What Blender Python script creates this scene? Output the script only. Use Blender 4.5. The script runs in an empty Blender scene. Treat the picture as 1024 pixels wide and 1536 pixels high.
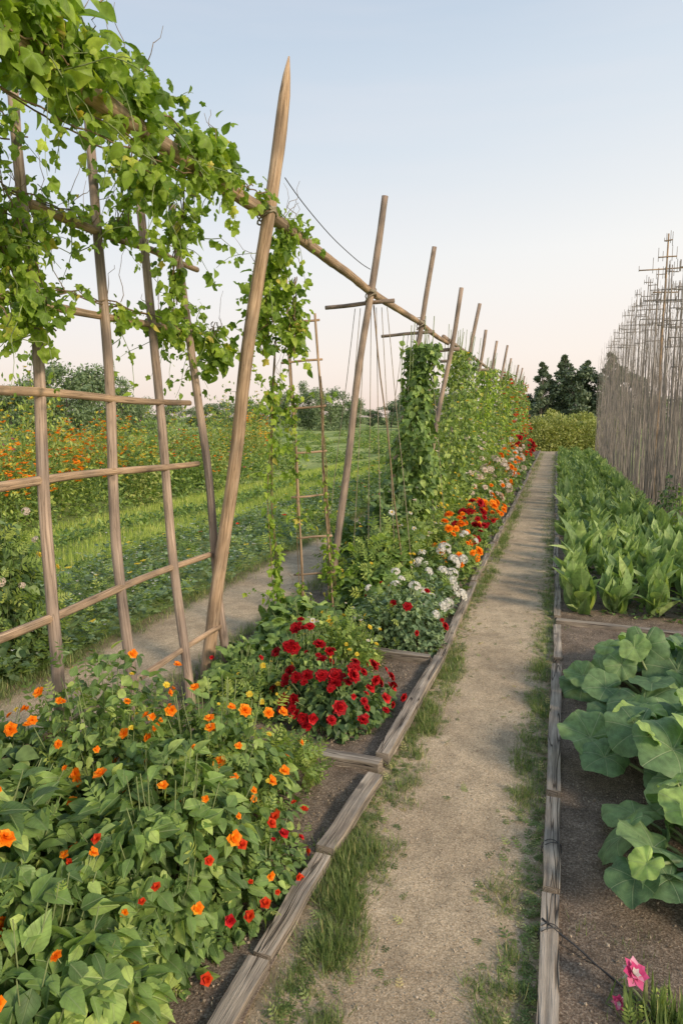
import bpy, math, numpy as np
from mathutils import Vector
rng = np.random.default_rng(11)
R = lambda a, b, n=None: rng.uniform(a, b, n)
SC = bpy.context.scene
COL = SC.collection

# ------------------------------------------------------------------ materials
def mat_new(name):
    m = bpy.data.materials.new(name); m.use_nodes = True
    nt = m.node_tree; nt.nodes.clear()
    out = nt.nodes.new('ShaderNodeOutputMaterial')
    return m, nt, out
def nd(nt, typ, **kw):
    n = nt.nodes.new('ShaderNode' + typ)
    for k, v in kw.items():
        if k.startswith('i_'):
            key = k[2:]
            key = int(key) if key.isdigit() else key.replace('_', ' ')
            if isinstance(v, bpy.types.NodeSocket): nt.links.new(v, n.inputs[key])
            else: n.inputs[key].default_value = v
        else: setattr(n, k, v)
    return n
def ramp(nt, fac, stops):
    r = nt.nodes.new('ShaderNodeValToRGB'); e = r.color_ramp.elements
    while len(e) < len(stops): e.new(0.5)
    for i, (p, c) in enumerate(stops):
        e[i].position = p
        e[i].color = (c[0], c[1], c[2], 1) if not isinstance(c, (int, float)) else (c, c, c, 1)
    nt.links.new(fac, r.inputs[0]); return r.outputs[0]
def mixc(nt, f, a, b, mode='MIX'):
    n = nt.nodes.new('ShaderNodeMix'); n.data_type = 'RGBA'; n.blend_type = mode
    for idx, v in ((0, f), (6, a), (7, b)):
        if isinstance(v, bpy.types.NodeSocket): nt.links.new(v, n.inputs[idx])
        elif idx == 0: n.inputs[0].default_value = v
        else: n.inputs[idx].default_value = (v[0], v[1], v[2], 1)
    return n.outputs[2]
def math_(nt, op, a, b=None):
    n = nt.nodes.new('ShaderNodeMath'); n.operation = op
    for i, v in enumerate((a, b)):
        if v is None: continue
        if isinstance(v, bpy.types.NodeSocket): nt.links.new(v, n.inputs[i])
        else: n.inputs[i].default_value = v
    return n.outputs[0]

def leaf_mat(name, stops, transl=0.25, rough=0.5, veins=None, tcol=(1.3, 1.3, 0.55), spec=0.35, gain=1.0, vw=1.0, vs_=0.4):
    m, nt, out = mat_new(name)
    stops = [(p, tuple(x * gain for x in c)) for p, c in stops]
    at = nd(nt, 'Attribute', attribute_name='tint')
    col = ramp(nt, at.outputs['Fac'], stops)
    tc = nd(nt, 'TexCoord')
    nz = nd(nt, 'TexNoise', i_Vector=tc.outputs['Object'], i_Scale=35.0, i_Detail=3.0)
    col = mixc(nt, 0.7, col, ramp(nt, nz.outputs[0], [(0.3, 0.6), (0.7, 1.35)]), 'MULTIPLY')
    bump = None
    if veins:
        sx = nd(nt, 'SeparateXYZ', i_0=tc.outputs['UV'])
        if veins == 'palm':
            x, y = sx.outputs[0], sx.outputs[1]
            th = math_(nt, 'ARCTAN2', x, y)
            r = math_(nt, 'SQRT', math_(nt, 'ADD', math_(nt, 'MULTIPLY', x, x), math_(nt, 'MULTIPLY', y, y)))
            s = math_(nt, 'ABSOLUTE', math_(nt, 'SINE', math_(nt, 'MULTIPLY', th, 3.5)))
            v = math_(nt, 'MULTIPLY', s, r)
            vm = ramp(nt, v, [(0.0, 1.0), (0.014 * vw, 0.75), (0.032 * vw, 0.0)])
            w2 = math_(nt, 'ABSOLUTE', math_(nt, 'SINE', math_(nt, 'MULTIPLY', math_(nt, 'SUBTRACT', r, math_(nt, 'MULTIPLY', s, 0.13)), 48.0)))
            vm2 = ramp(nt, w2, [(0.0, 0.4), (0.16, 0.0)])
            vm = mixc(nt, 1.0, vm, vm2, 'LIGHTEN')
        else:
            ax = math_(nt, 'ABSOLUTE', math_(nt, 'SUBTRACT', sx.outputs[0], 0.5))
            w = math_(nt, 'SUBTRACT', sx.outputs[1], math_(nt, 'MULTIPLY', ax, 0.7))
            s = math_(nt, 'ABSOLUTE', math_(nt, 'SINE', math_(nt, 'MULTIPLY', w, 22.0)))
            vm = mixc(nt, 1.0, ramp(nt, ax, [(0.0, 1.0), (0.05, 0.0)]), ramp(nt, s, [(0.0, 0.6), (0.25, 0.0)]), 'LIGHTEN')
        col = mixc(nt, math_(nt, 'MULTIPLY', vm, vs_), col, (0.48, 0.55, 0.30))
        bump = nd(nt, 'Bump', i_Strength=0.5, i_Distance=0.005, i_Height=vm)
        bump.invert = True
    p = nd(nt, 'BsdfPrincipled', i_Base_Color=col, i_Roughness=rough)
    p.inputs['Specular IOR Level'].default_value = spec
    if bump: nt.links.new(bump.outputs[0], p.inputs['Normal'])
    t = nd(nt, 'BsdfTranslucent', i_Color=mixc(nt, 1.0, col, tcol, 'MULTIPLY'))
    mx = nd(nt, 'MixShader', i_0=transl)
    nt.links.new(p.outputs[0], mx.inputs[1]); nt.links.new(t.outputs[0], mx.inputs[2])
    nt.links.new(mx.outputs[0], out.inputs[0])
    return m

def wood_mat(name, dark, mid, light, scale=1.0, bumpd=0.004, crack=.35):
    m, nt, out = mat_new(name)
    tc = nd(nt, 'TexCoord')
    mp = nd(nt, 'Mapping', i_Vector=tc.outputs['UV'], i_Scale=(80 * scale, 4.0 * scale, 1))
    g = nd(nt, 'TexNoise', i_Vector=mp.outputs[0], i_Scale=1.0, i_Detail=6.0, i_Roughness=0.6)
    big = nd(nt, 'TexNoise', i_Vector=tc.outputs['Object'], i_Scale=3.6, i_Detail=4.0)
    c = ramp(nt, g.outputs[0], [(0.28, dark), (0.5, mid), (0.74, light)])
    c = mixc(nt, 0.9, c, ramp(nt, big.outputs[0], [(0.3, (0.52, 0.52, 0.54)), (0.7, (1.40, 1.28, 1.14))]), 'MULTIPLY')
    mp2 = nd(nt, 'Mapping', i_Vector=tc.outputs['UV'], i_Scale=(26 * scale, 0.9 * scale, 1))
    ck = nd(nt, 'TexNoise', i_Vector=mp2.outputs[0], i_Scale=1.6, i_Detail=2.0)
    ckm = ramp(nt, ck.outputs[0], [(0.486, 0.0), (0.5, 1.0), (0.514, 0.0)])
    c = mixc(nt, math_(nt, 'MULTIPLY', ckm, crack), c, tuple(x * 0.3 for x in dark))
    kn = nd(nt, 'TexVoronoi', i_Vector=nd(nt, 'Mapping', i_Vector=tc.outputs['UV'], i_Scale=(9, 4.5, 1)).outputs[0], i_Scale=1.0)
    km = ramp(nt, kn.outputs[0], [(0.0, 1.0), (0.09, 0.8), (0.15, 0.0)])
    c = mixc(nt, math_(nt, 'MULTIPLY', km, 0.6), c, tuple(x * 0.5 for x in dark))
    hgt = math_(nt, 'SUBTRACT', g.outputs[0], math_(nt, 'MULTIPLY', ckm, crack * 2))
    b = nd(nt, 'Bump', i_Strength=0.75, i_Distance=bumpd, i_Height=hgt)
    p = nd(nt, 'BsdfPrincipled', i_Base_Color=c, i_Roughness=0.85, i_Normal=b.outputs[0])
    p.inputs['Specular IOR Level'].default_value = 0.2
    nt.links.new(p.outputs[0], out.inputs[0]); return m

def simple_mat(name, col, rough=0.6, noise=0.3, scale=30):
    m, nt, out = mat_new(name)
    tc = nd(nt, 'TexCoord')
    n = nd(nt, 'TexNoise', i_Vector=tc.outputs['Object'], i_Scale=float(scale), i_Detail=3.0)
    c = mixc(nt, 1.0, col, ramp(nt, n.outputs[0], [(0.3, 1 - noise), (0.7, 1 + noise)]), 'MULTIPLY')
    p = nd(nt, 'BsdfPrincipled', i_Base_Color=c, i_Roughness=rough)
    nt.links.new(p.outputs[0], out.inputs[0]); return m

def petal_mat(name, stops, transl=0.3):
    m, nt, out = mat_new(name)
    at = nd(nt, 'Attribute', attribute_name='tint')
    col = ramp(nt, at.outputs['Fac'], stops)
    p = nd(nt, 'BsdfPrincipled', i_Base_Color=col, i_Roughness=0.55)
    p.inputs['Specular IOR Level'].default_value = 0.2
    t = nd(nt, 'BsdfTranslucent', i_Color=col)
    mx = nd(nt, 'MixShader', i_0=transl)
    nt.links.new(p.outputs[0], mx.inputs[1]); nt.links.new(t.outputs[0], mx.inputs[2])
    nt.links.new(mx.outputs[0], out.inputs[0]); return m

def ground_mat(name, kind):
    m, nt, out = mat_new(name)
    tc = nd(nt, 'TexCoord'); O = tc.outputs['Object']
    fine = nd(nt, 'TexNoise', i_Vector=O, i_Scale=160.0, i_Detail=4.0, i_Roughness=0.7)
    med = nd(nt, 'TexNoise', i_Vector=O, i_Scale=9.0, i_Detail=5.0, i_Roughness=0.6)
    big = nd(nt, 'TexNoise', i_Vector=O, i_Scale=1.3, i_Detail=3.0)
    vor = nd(nt, 'TexVoronoi', i_Vector=O, i_Scale=150.0)
    vs = nd(nt, 'SeparateColor', i_0=vor.outputs['Color']).outputs[0]
    bumpd = 0.012
    if kind == 'gravel':
        c = ramp(nt, fine.outputs[0], [(0.3, (0.33, 0.24, 0.145)), (0.5, (0.54, 0.415, 0.275)), (0.72, (0.76, 0.62, 0.45))])
        c = mixc(nt, 0.9, c, ramp(nt, med.outputs[0], [(0.3, 0.74), (0.7, 1.17)]), 'MULTIPLY')
        c = mixc(nt, 0.9, c, ramp(nt, big.outputs[0], [(0.35, (.80, .78, .76)), (0.65, (1.12, 1.12, 1.1))]), 'MULTIPLY')
        c = mixc(nt, 0.9, c, ramp(nt, vs, [(0.0, 0.76), (0.6, 1.0), (1.0, 1.18)]), 'MULTIPLY')
        at = nd(nt, 'Attribute', attribute_name='tint')
        e = math_(nt, 'ADD', at.outputs['Fac'], math_(nt, 'MULTIPLY', math_(nt, 'SUBTRACT', med.outputs[0], 0.5), 2.2))
        c = mixc(nt, ramp(nt, e, [(0.3, 0.0), (1.0, 0.85)]), c, (0.20, 0.16, 0.09))
    elif kind == 'soil':
        c = ramp(nt, fine.outputs[0], [(0.3, (0.095, 0.066, 0.045)), (0.52, (0.24, 0.18, 0.13)), (0.75, (0.48, 0.40, 0.31))])
        c = mixc(nt, 0.9, c, ramp(nt, med.outputs[0], [(0.3, 0.6), (0.7, 1.35)]), 'MULTIPLY')
        c = mixc(nt, 0.8, c, ramp(nt, vs, [(0.0, 0.7), (0.6, 1.0), (1.0, 1.3)]), 'MULTIPLY'); bumpd = 0.03
    elif kind == 'grass':
        c = ramp(nt, med.outputs[0], [(0.3, (0.18, 0.24, 0.07)), (0.5, (0.31, 0.37, 0.11)), (0.7, (0.46, 0.47, 0.18))])
        c = mixc(nt, 0.8, c, ramp(nt, fine.outputs[0], [(0.3, 0.6), (0.7, 1.35)]), 'MULTIPLY'); bumpd = 0.03
    else:
        mp = nd(nt, 'Mapping', i_Vector=O, i_Scale=(0.55, 0.05, 1))
        row = nd(nt, 'TexNoise', i_Vector=mp.outputs[0], i_Scale=1.0, i_Detail=4.0)
        c = ramp(nt, row.outputs[0], [(0.35, (0.18, 0.23, 0.075)), (0.48, (0.27, 0.34, 0.11)), (0.6, (0.42, 0.46, 0.17)), (0.7, (0.28, 0.34, 0.12))])
        c = mixc(nt, 0.8, c, ramp(nt, med.outputs[0], [(0.3, 0.6), (0.7, 1.3)]), 'MULTIPLY'); bumpd = 0.05
    b1 = nd(nt, 'Bump', i_Strength=0.8, i_Distance=bumpd, i_Height=math_(nt, 'ADD', med.outputs[0], math_(nt, 'MULTIPLY', fine.outputs[0], 0.4)))
    p = nd(nt, 'BsdfPrincipled', i_Base_Color=c, i_Roughness=0.95, i_Normal=b1.outputs[0])
    p.inputs['Specular IOR Level'].default_value = 0.1
    nt.links.new(p.outputs[0], out.inputs[0]); return m

G = lambda r, g, b: (r, g, b)
M = {}
M['vine'] = leaf_mat('vine_leaf', [(0, G(.07, .13, .02)), (.3, G(.15, .24, .035)), (.7, G(.28, .38, .055)), (.95, G(.42, .49, .08)), (1, G(.52, .44, .10))], .45, .45, 'palm', gain=1.4)
M['bean'] = leaf_mat('bean_leaf', [(0, G(.05, .09, .028)), (.5, G(.12, .19, .050)), (.85, G(.20, .285, .072)), (1, G(.33, .40, .11))], .3, .48, 'mid', gain=1.6)
M['fine'] = leaf_mat('fine_leaf', [(0, G(.06, .10, .026)), (.6, G(.165, .23, .056)), (1, G(.32, .36, .095))], .38, gain=1.75)
M['blue'] = leaf_mat('blue_green_leaf', [(0, G(.065, .10, .055)), (.6, G(.13, .19, .09)), (1, G(.24, .31, .15))], .25, gain=1.55)
M['dark'] = leaf_mat('dark_leaf', [(0, G(.04, .075, .027)), (.6, G(.095, .15, .05)), (1, G(.19, .26, .085))], .28, gain=1.5)
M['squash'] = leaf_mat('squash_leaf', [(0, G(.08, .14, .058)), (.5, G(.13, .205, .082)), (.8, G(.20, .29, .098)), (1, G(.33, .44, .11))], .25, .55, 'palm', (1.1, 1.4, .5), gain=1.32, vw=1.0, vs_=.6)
M['lance'] = leaf_mat('comfrey_leaf', [(0, G(.10, .16, .06)), (.6, G(.185, .265, .095)), (1, G(.35, .42, .16))], .35, .55, 'mid', gain=1.55, vs_=.3)
M['grass'] = leaf_mat('grass_blade', [(0, G(.07, .11, .032)), (.6, G(.15, .205, .062)), (.9, G(.26, .30, .11)), (1, G(.48, .40, .20))], .35, gain=1.4)
M['lawn'] = leaf_mat('lawn_blade', [(0, G(.16, .22, .045)), (.6, G(.28, .34, .075)), (.9, G(.43, .45, .14)), (1, G(.55, .48, .22))], .4, gain=1.65)
M['dry'] = leaf_mat('tall_dry_grass', [(0, G(.17, .20, .06)), (.6, G(.30, .33, .10)), (1, G(.45, .43, .17))], .3, gain=1.4)
M['tree'] = leaf_mat('tree_leaf', [(0, G(.07, .10, .055)), (.6, G(.12, .165, .08)), (1, G(.20, .24, .12))], .25, gain=1.75)
M['pine'] = leaf_mat('evergreen_leaf', [(0, G(.055, .075, .045)), (.6, G(.09, .12, .07)), (1, G(.14, .17, .09))], .18, gain=1.6)
M['stem'] = simple_mat('green_stem', G(.24, .29, .12))
M['twig'] = simple_mat('brown_twig', G(.22, .15, .08))
M['bark'] = simple_mat('tree_bark', G(.12, .10, .08))
M['string'] = simple_mat('jute_string', G(.30, .25, .17))
M['wire'] = simple_mat('dark_wire', G(.05, .045, .04))
M['wood'] = wood_mat('pole_wood', G(.22, .155, .10), G(.44, .32, .215), G(.66, .52, .38))
M['woodg'] = wood_mat('grey_pole_wood', G(.19, .15, .12), G(.34, .27, .22), G(.50, .41, .34))
M['timber'] = wood_mat('weathered_timber', G(.12, .10, .085), G(.33, .29, .24), G(.58, .52, .44), .7, .016, .85)
M['cane'] = wood_mat('dry_cane', G(.16, .145, .135), G(.30, .275, .255), G(.44, .41, .385))
M['orange'] = petal_mat('orange_petal', [(0, G(.85, .17, .005)), (.6, G(1.0, .30, .01)), (1, G(1, .45, .03))])
M['red'] = petal_mat('red_petal', [(0, G(.20, .003, .006)), (.6, G(.48, .008, .014)), (1, G(.78, .03, .03))], .2)
M['scarlet'] = petal_mat('scarlet_petal', [(0, G(.6, .03, .01)), (1, G(.9, .1, .02))])
M['white'] = petal_mat('white_petal', [(0, G(.66, .62, .52)), (1, G(.88, .85, .78))])
M['pink'] = petal_mat('pink_petal', [(0, G(.62, .06, .20)), (.6, G(.80, .16, .34)), (1, G(.88, .45, .55))])
M['peach'] = petal_mat('peach_petal', [(0, G(.74, .58, .46)), (1, G(.88, .78, .66))])
M['yellow'] = petal_mat('yellow_petal', [(0, G(.75, .50, .03)), (1, G(.88, .72, .10))])
M['gravel'] = ground_mat('gravel', 'gravel'); M['soil'] = ground_mat('soil', 'soil')
M['lawng'] = ground_mat('mown_grass', 'grass'); M['field'] = ground_mat('field', 'field')

# ------------------------------------------------------------------ mesh builder
class MB:
    def __init__(s): s.v=[]; s.f=[]; s.uv=[]; s.t=[]; s.m=[]; s.n=0; s.mats=[]
    def mi(s, m):
        if m not in s.mats: s.mats.append(m)
        return s.mats.index(m)
    def add(s, V, F, UV, T, mat):
        k = s.mi(mat)
        for f in F:
            f = np.asarray(f, dtype=np.int32)
            s.f.append(f + s.n); s.m.append(np.full(len(f), k, np.int32))
        s.v.append(V); s.uv.append(UV); s.t.append(T); s.n += len(V)
    def build(s, name, origin=(0, 0, 0), smooth=True):
        V = np.concatenate(s.v) - np.asarray(origin, float)
        UV = np.concatenate(s.uv); T = np.concatenate(s.t)
        loops = np.concatenate([f.ravel() for f in s.f])
        sizes = np.concatenate([np.full(len(f), f.shape[1], np.int32) for f in s.f])
        starts = np.concatenate([[0], np.cumsum(sizes)[:-1]]).astype(np.int32)
        me = bpy.data.meshes.new(name)
        me.vertices.add(len(V)); me.vertices.foreach_set('co', V.astype(np.float32).ravel())
        me.loops.add(len(loops)); me.loops.foreach_set('vertex_index', loops)
        me.polygons.add(len(sizes)); me.polygons.foreach_set('loop_start', starts)
        me.polygons.foreach_set('material_index', np.concatenate(s.m))
        me.polygons.foreach_set('use_smooth', np.full(len(sizes), smooth))
        uvl = me.uv_layers.new(name='UVMap'); uvl.data.foreach_set('uv', UV[loops].astype(np.float32).ravel())
        me.update(calc_edges=True)
        a = me.attributes.new('tint', 'FLOAT', 'POINT'); a.data.foreach_set('value', T.astype(np.float32))
        for m in s.mats: me.materials.append(M[m])
        return me

def nrm(a): return a / np.maximum(np.linalg.norm(a, axis=-1, keepdims=True), 1e-9)
def inst(mb, T, P, A, N, S, mat, tint=None):
    V, F, UV = T; n = len(P); k = len(V)
    A = nrm(A); N = nrm(N - (N * A).sum(1, keepdims=True) * A); X = np.cross(A, N)
    S = np.broadcast_to(np.asarray(S, float).reshape(-1, 1) if np.ndim(S) < 2 else S, (n, 3)) if np.ndim(S) > 0 else np.full((n, 3), S)
    W = P[:, None, :] + (V[None, :, 0:1] * X[:, None] * S[:, None, 0:1] + V[None, :, 1:2] * A[:, None] * S[:, None, 1:2] + V[None, :, 2:3] * N[:, None] * S[:, None, 2:3])
    if tint is None: tint = rng.random(n)
    FF = [(np.asarray(f)[None] + (np.arange(n) * k)[:, None, None]).reshape(-1, np.shape(f)[1]) for f in F]
    mb.add(W.reshape(-1, 3), FF, np.tile(UV, (n, 1)), np.repeat(tint, k), mat)

def T_strip(rows=6, w=.5, fold=.15, droop=.25, p=.9, q=1.0, y0=0.0):
    V = []; UV = []
    for i in range(rows):
        t = i / (rows - 1); hw = w / 2 * max(math.sin(math.pi * t ** p) ** q, .02)
        z = -droop * t * t
        V += [(-hw, y0 + t, z + fold * hw * 2), (0, y0 + t, z), (hw, y0 + t, z + fold * hw * 2)]
        UV += [(.5 - hw / w, t), (.5, t), (.5 + hw / w, t)]
    F = []
    for i in range(rows - 1):
        a = 3 * i; F += [(a, a + 1, a + 4, a + 3), (a + 1, a + 2, a + 5, a + 4)]
    return np.array(V, float), [np.array(F)], np.array(UV, float)
def T_radial(rf, ns=30, rings=(.35, .7, 1.0), zf=None, cy=0.0):
    V = [(0, 0, zf(0, 0) if zf else 0)]; 
    for r in rings:
        for j in range(ns):
            ph = -math.pi + 2 * math.pi * (j + .5) / ns; rr = rf(ph) * r if r > .5 else rf(ph) * r * .9 + .0
            V.append((math.sin(ph) * rr, math.cos(ph) * rr, zf(ph, r) if zf else 0))
    V = np.array(V, float); UV = V[:, :2].copy(); V[:, 1] += cy
    tr = np.array([(0, 1 + (j + 1) % ns, 1 + j) for j in range(ns)])
    Q = []
    for k in range(len(rings) - 1):
        a = 1 + k * ns; b = a + ns
        Q += [(a + j, a + (j + 1) % ns, b + (j + 1) % ns, b + j) for j in range(ns)]
    return V, [tr, np.array(Q)], UV
def vine_r(ph):
    c = abs(math.cos(2.5 * ph)) ** .8
    return .5 * (.46 + .54 * c) * (1 + .32 * math.cos(ph)) * (1 + .05 * math.cos(20 * ph))
T_VINE = [T_radial(vine_r, 20, (.5, 1.0), lambda ph, r, s=s: -.18 * r * r + .07 * r * math.cos(5 * ph + s), .25) for s in (0, 1.5, 3)]
def sq_r(ph):
    d = (math.pi - abs(ph))
    return .5 * (1 + .06 * math.cos(5 * ph) + .02 * math.sin(11 * ph + 1) + .014 * math.cos(24 * ph)) * (1 - .7 * math.exp(-(d / .22) ** 2)) * (1 + .05 * math.cos(ph))
T_SQ = [T_radial(sq_r, 60, (.10, .22, .36, .5, .64, .78, .9, 1.0), lambda ph, r, s=s: .12 * r * (1 - .9 * r) + .045 * r * r * math.sin(2 * ph + s) + .028 * abs(math.cos(3.5 * ph)) * r + .034 * r ** 3 * math.sin(7 * ph + 2 * s) + .06 * r * abs(math.sin(ph)) - (.04 + .04 * math.sin(s)) * r ** 4) for s in (0, 1.1, 2.3, 3.9, 5.1)]
T_OV = [T_strip(6, .66, .16, .22, .72), T_strip(6, .56, .10, .35, .75), T_strip(6, .72, .22, .1, .7)]
T_LOW = T_strip(3, .5, .15, .15, .8)
T_LANCE = [T_strip(8, .44, .3, .35, .82), T_strip(8, .38, .25, .65, .85), T_strip(8, .48, .3, .2, .8)]
T_BLADE = T_strip(4, .05, .3, .35, .35)
T_PETAL = T_strip(4, .85, .12, .12, 1.5, .7)
T_DIA = (np.array([(0, 0, 0), (.28, .5, .05), (0, 1, -.1), (-.28, .5, .05)], float), [np.array([(0, 1, 2, 3)])], np.array([(.5, 0), (1, .5), (.5, 1), (0, .5)], float))
def T_pinnate(pairs=5):
    mb = MB(); P = []; A = []
    for i in range(pairs):
        y = .15 + .7 * i / pairs
        for sgn in (-1, 1): P.append((0, y, 0)); A.append((sgn * .9, .55, rng.uniform(-.2, .2)))
    P.append((0, .8, 0)); A.append((0, 1, 0))
    P = np.array(P, float); A = np.array(A, float)
    S = np.linspace(.42, .26, len(P))
    inst(mb, T_strip(3, .42, .1, .15, .8), P, A, np.tile([[0, 0, 1.]], (len(P), 1)), S, 'fine')
    V, F, UV = np.concatenate(mb.v), [np.concatenate(mb.f)], np.concatenate(mb.uv)
    rV, rF, rUV = T_strip(3, .03, 0, 0, .5)
    F.append(rF[0] + len(V))
    return np.concatenate([V, rV]), F, np.concatenate([UV, rUV])
T_PIN = [T_pinnate(4), T_pinnate(3)]

def tube(mb, pts, rad, mat, sides=8, rough=0.0, tint=.5, cap=True, square=0.0, rot=0.0, flat=1.0):
    pts = np.asarray(pts, float); k = len(pts); rad = np.broadcast_to(np.asarray(rad, float), (k,))
    T = np.gradient(pts, axis=0); T = nrm(T)
    ref = np.array([0, 0, 1.]) if abs(T[0, 2]) < .9 else np.array([0, 1., 0])
    U = nrm(np.cross(T, ref)); W = np.cross(T, U) * flat
    L = np.concatenate([[0], np.cumsum(np.linalg.norm(np.diff(pts, axis=0), axis=1))])
    a = np.arange(sides) / sides * 2 * math.pi + rot
    rr = rad[:, None] * np.ones((1, sides))
    if square: 
        q = 1 / np.maximum(np.abs(np.cos(a)), np.abs(np.sin(a))); rr = rr * (1 + square * (q - 1))[None]
    if rough: 
        ph = rng.uniform(0, 6, 4)
        n = np.sin(L[:, None] * 7 + ph[0] + 2 * np.sin(a + ph[1])) * .5 + np.sin(L[:, None] * 17 + ph[2] + np.cos(a * 2) * 2) * .3 + rng.normal(0, .35, (k, sides))
        rr = rr * (1 + rough * n)
    V = pts[:, None] + rr[..., None] * (np.cos(a)[None, :, None] * U[:, None] + np.sin(a)[None, :, None] * W[:, None])
    V = V.reshape(-1, 3)
    uv = np.stack(np.broadcast_arrays((a / 6.283 * 2 * math.pi * rad.mean())[None], L[:, None]), -1).reshape(-1, 2) + rng.uniform(0, 9, 2)
    i = np.arange(k - 1)[:, None] * sides; j = np.arange(sides)[None]; j2 = (j + 1) % sides
    Q = np.stack([i + j, i + j2, i + sides + j2, i + sides + j], -1).reshape(-1, 4)
    F = [Q]
    if cap:
        V = np.concatenate([V, pts[:1] - T[:1] * rad[0] * .15, pts[-1:] + T[-1:] * rad[-1] * .15]); uv = np.concatenate([uv, uv[:1] + .01, uv[-1:] + .01])
        jj = np.arange(sides); c = k * sides
        F.append(np.stack([np.full(sides, c), (jj + 1) % sides, jj], -1)); o = (k - 1) * sides
        F.append(np.stack([np.full(sides, c + 1), o + jj, o + (jj + 1) % sides], -1))
    mb.add(V, F, uv, np.full(len(V), tint), mat)
def line(a, b, n=12, wob=0.0, sag=0.0):
    a = np.array(a, float); b = np.array(b, float); t = np.linspace(0, 1, n)[:, None]
    p = a + (b - a) * t
    if wob:
        ph = rng.uniform(0, 6, 6)
        w = np.stack([np.sin(t[:, 0] * 5 + ph[0]) + .5 * np.sin(t[:, 0] * 13 + ph[1]), np.sin(t[:, 0] * 4 + ph[2]) + .5 * np.sin(t[:, 0] * 11 + ph[3]), np.sin(t[:, 0] * 6 + ph[4])], 1)
        p = p + w * wob * (np.sin(t * math.pi) * .8 + .2)
    p[:, 2] -= sag * 4 * t[:, 0] * (1 - t[:, 0])
    return p

# ------------------------------------------------------------------ objects
def top(name, data, loc, label, cat, group=None, kind=None):
    o = bpy.data.objects.new(name, data); COL.objects.link(o); o.location = loc
    if label: o['label'] = label
    if cat: o['category'] = cat
    if group: o['group'] = group
    if kind: o['kind'] = kind
    return o
def part(name, mb_or_me, parent, kind=None, label=None, world=True):
    me = mb_or_me.build(name, parent.location) if isinstance(mb_or_me, MB) else mb_or_me
    o = bpy.data.objects.new(name, me); COL.objects.link(o); o.parent = parent
    if kind: o['kind'] = kind
    if label: o['label'] = label
    return o
def solo(name, mb, loc, label, cat, group=None, kind=None, smooth=True):
    return top(name, mb.build(name, loc, smooth), loc, label, cat, group, kind)
def sheet(name, x0, x1, y0, y1, z, mat, nx=2, ny=2, bump=0.0, label=None, edge=False):
    xs = np.linspace(x0, x1, nx); ys = np.linspace(y0, y1, ny) if ny < 60 else y0 + (y1 - y0) * np.linspace(0, 1, ny) ** 1.7
    X, Y = np.meshgrid(xs, ys); Z = np.full_like(X, z)
    if bump: Z = Z + bump * (np.sin(X * 9 + np.sin(Y * 5) * 2) * .3 + np.sin(Y * 11 + X * 4) * .3 + rng.random(X.shape) * .8 + .5) * .6
    V = np.stack([X, Y, Z], -1).reshape(-1, 3)
    t = np.zeros(len(V))
    if edge: 
        e = np.minimum(X - x0, x1 - X); t = np.clip(1 - (e - .06) / .2, 0, 1).ravel()
    i = np.arange(ny - 1)[:, None] * nx; j = np.arange(nx - 1)[None]
    Q = np.stack([i + j, i + j + 1, i + nx + j + 1, i + nx + j], -1).reshape(-1, 4)
    mb = MB(); mb.add(V, [Q], V[:, :2].copy(), t, mat)
    return solo(name, mb, (0, 0, 0), label or name.replace('_', ' '), name.split('_')[-1], kind='structure')

# ------------------------------------------------------------------ setting
sheet('ground', -900, 900, -60, 1600, 0.0, 'field', label='flat green field reaching to the horizon')
sheet('gravel_path', -.84, .14, -1.5, 33, .010, 'gravel', 26, 400, .005, 'straight beige gravel garden path between timber edged beds', True)
sheet('gravel_path', -3.05, -2.06, -1, 33, .008, 'gravel', 20, 200, .004, 'narrow gravel side path beyond the trellis', True)
sheet('soil_bed', -2.10, -.72, -1, 33, .016, 'soil', 30, 300, .02, 'bare soil of the flower bed inside timber edging')
sheet('soil_bed', .06, 1.9, -1, 33, .016, 'soil', 40, 300, .02, 'brown soil of the vegetable bed inside timber edging')
sheet('grass_strip', -6.9, -4.6, -1, 40, .006, 'lawng', 4, 20, 0, 'mown bright green grass strip')

# ------------------------------------------------------------------ trellis
fr = top('pole_trellis', None, (-1.85, 3.57, 0), 'long rustic trellis of leaning poles with a high ridge rail', 'trellis')
postY = [3.57, 5.45, 7.35, 9.3, 11.3, 13.4, 15.8, 18.3, 20.8, 23.4, 26.0, 28.8]
tops = {0: (-1.41, 3.46), 1: (-1.36, 3.31), 2: (-1.30, 3.36), 3: (-1.26, 3.27)}
bases = {0: -2.0, 1: -1.83}
for i, y in enumerate(postY):
    tx, tz = tops.get(i, (-1.30 + R(-.06, .06), 3.3 + R(-.1, .12))); bx = bases.get(i, -1.85 + R(-.08, .08))
    mb = MB(); n = 40 if i < 3 else 14
    r0 = [.041, .033, .032][i] if i < 3 else .036
    p = line((bx, y, -.1), (tx, y + R(-.05, .1), tz), n, .016)
    r = np.linspace(r0, r0 * .8, n)
    if i == 0: r[-3:] *= np.array([.9, .6, .12])
    tube(mb, p, r, 'woodg' if i != 0 else 'wood', 12, .045)
    part('post', mb, fr)
    if i >= 1:
        mb = MB(); z = 2.48 + R(-.02, .02)
        tube(mb, line((-1.86, y + .06, z), (-1.28, y + .06, z + .03), 8, .004), .017 if i < 3 else .025, 'woodg', 8, .04)
        part('crossbar', mb, fr)
    if i == 1:
        mb = MB(); tube(mb, line((-1.46, y + .1, 2.5), (-1.16, y + .12, -.05), 14, .012), .006, 'twig', 6, .05)
        part('brace', mb, fr)
pts = np.concatenate([line((-1.58, .9, 2.66), (-1.55, 3.6, 2.70), 40, .014), line((-1.55, 3.65, 2.70), (-1.48, 5.5, 2.60), 26, .010), line((-1.48, 5.6, 2.60), (-1.44, 9.4, 2.58), 30, .01)])
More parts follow.
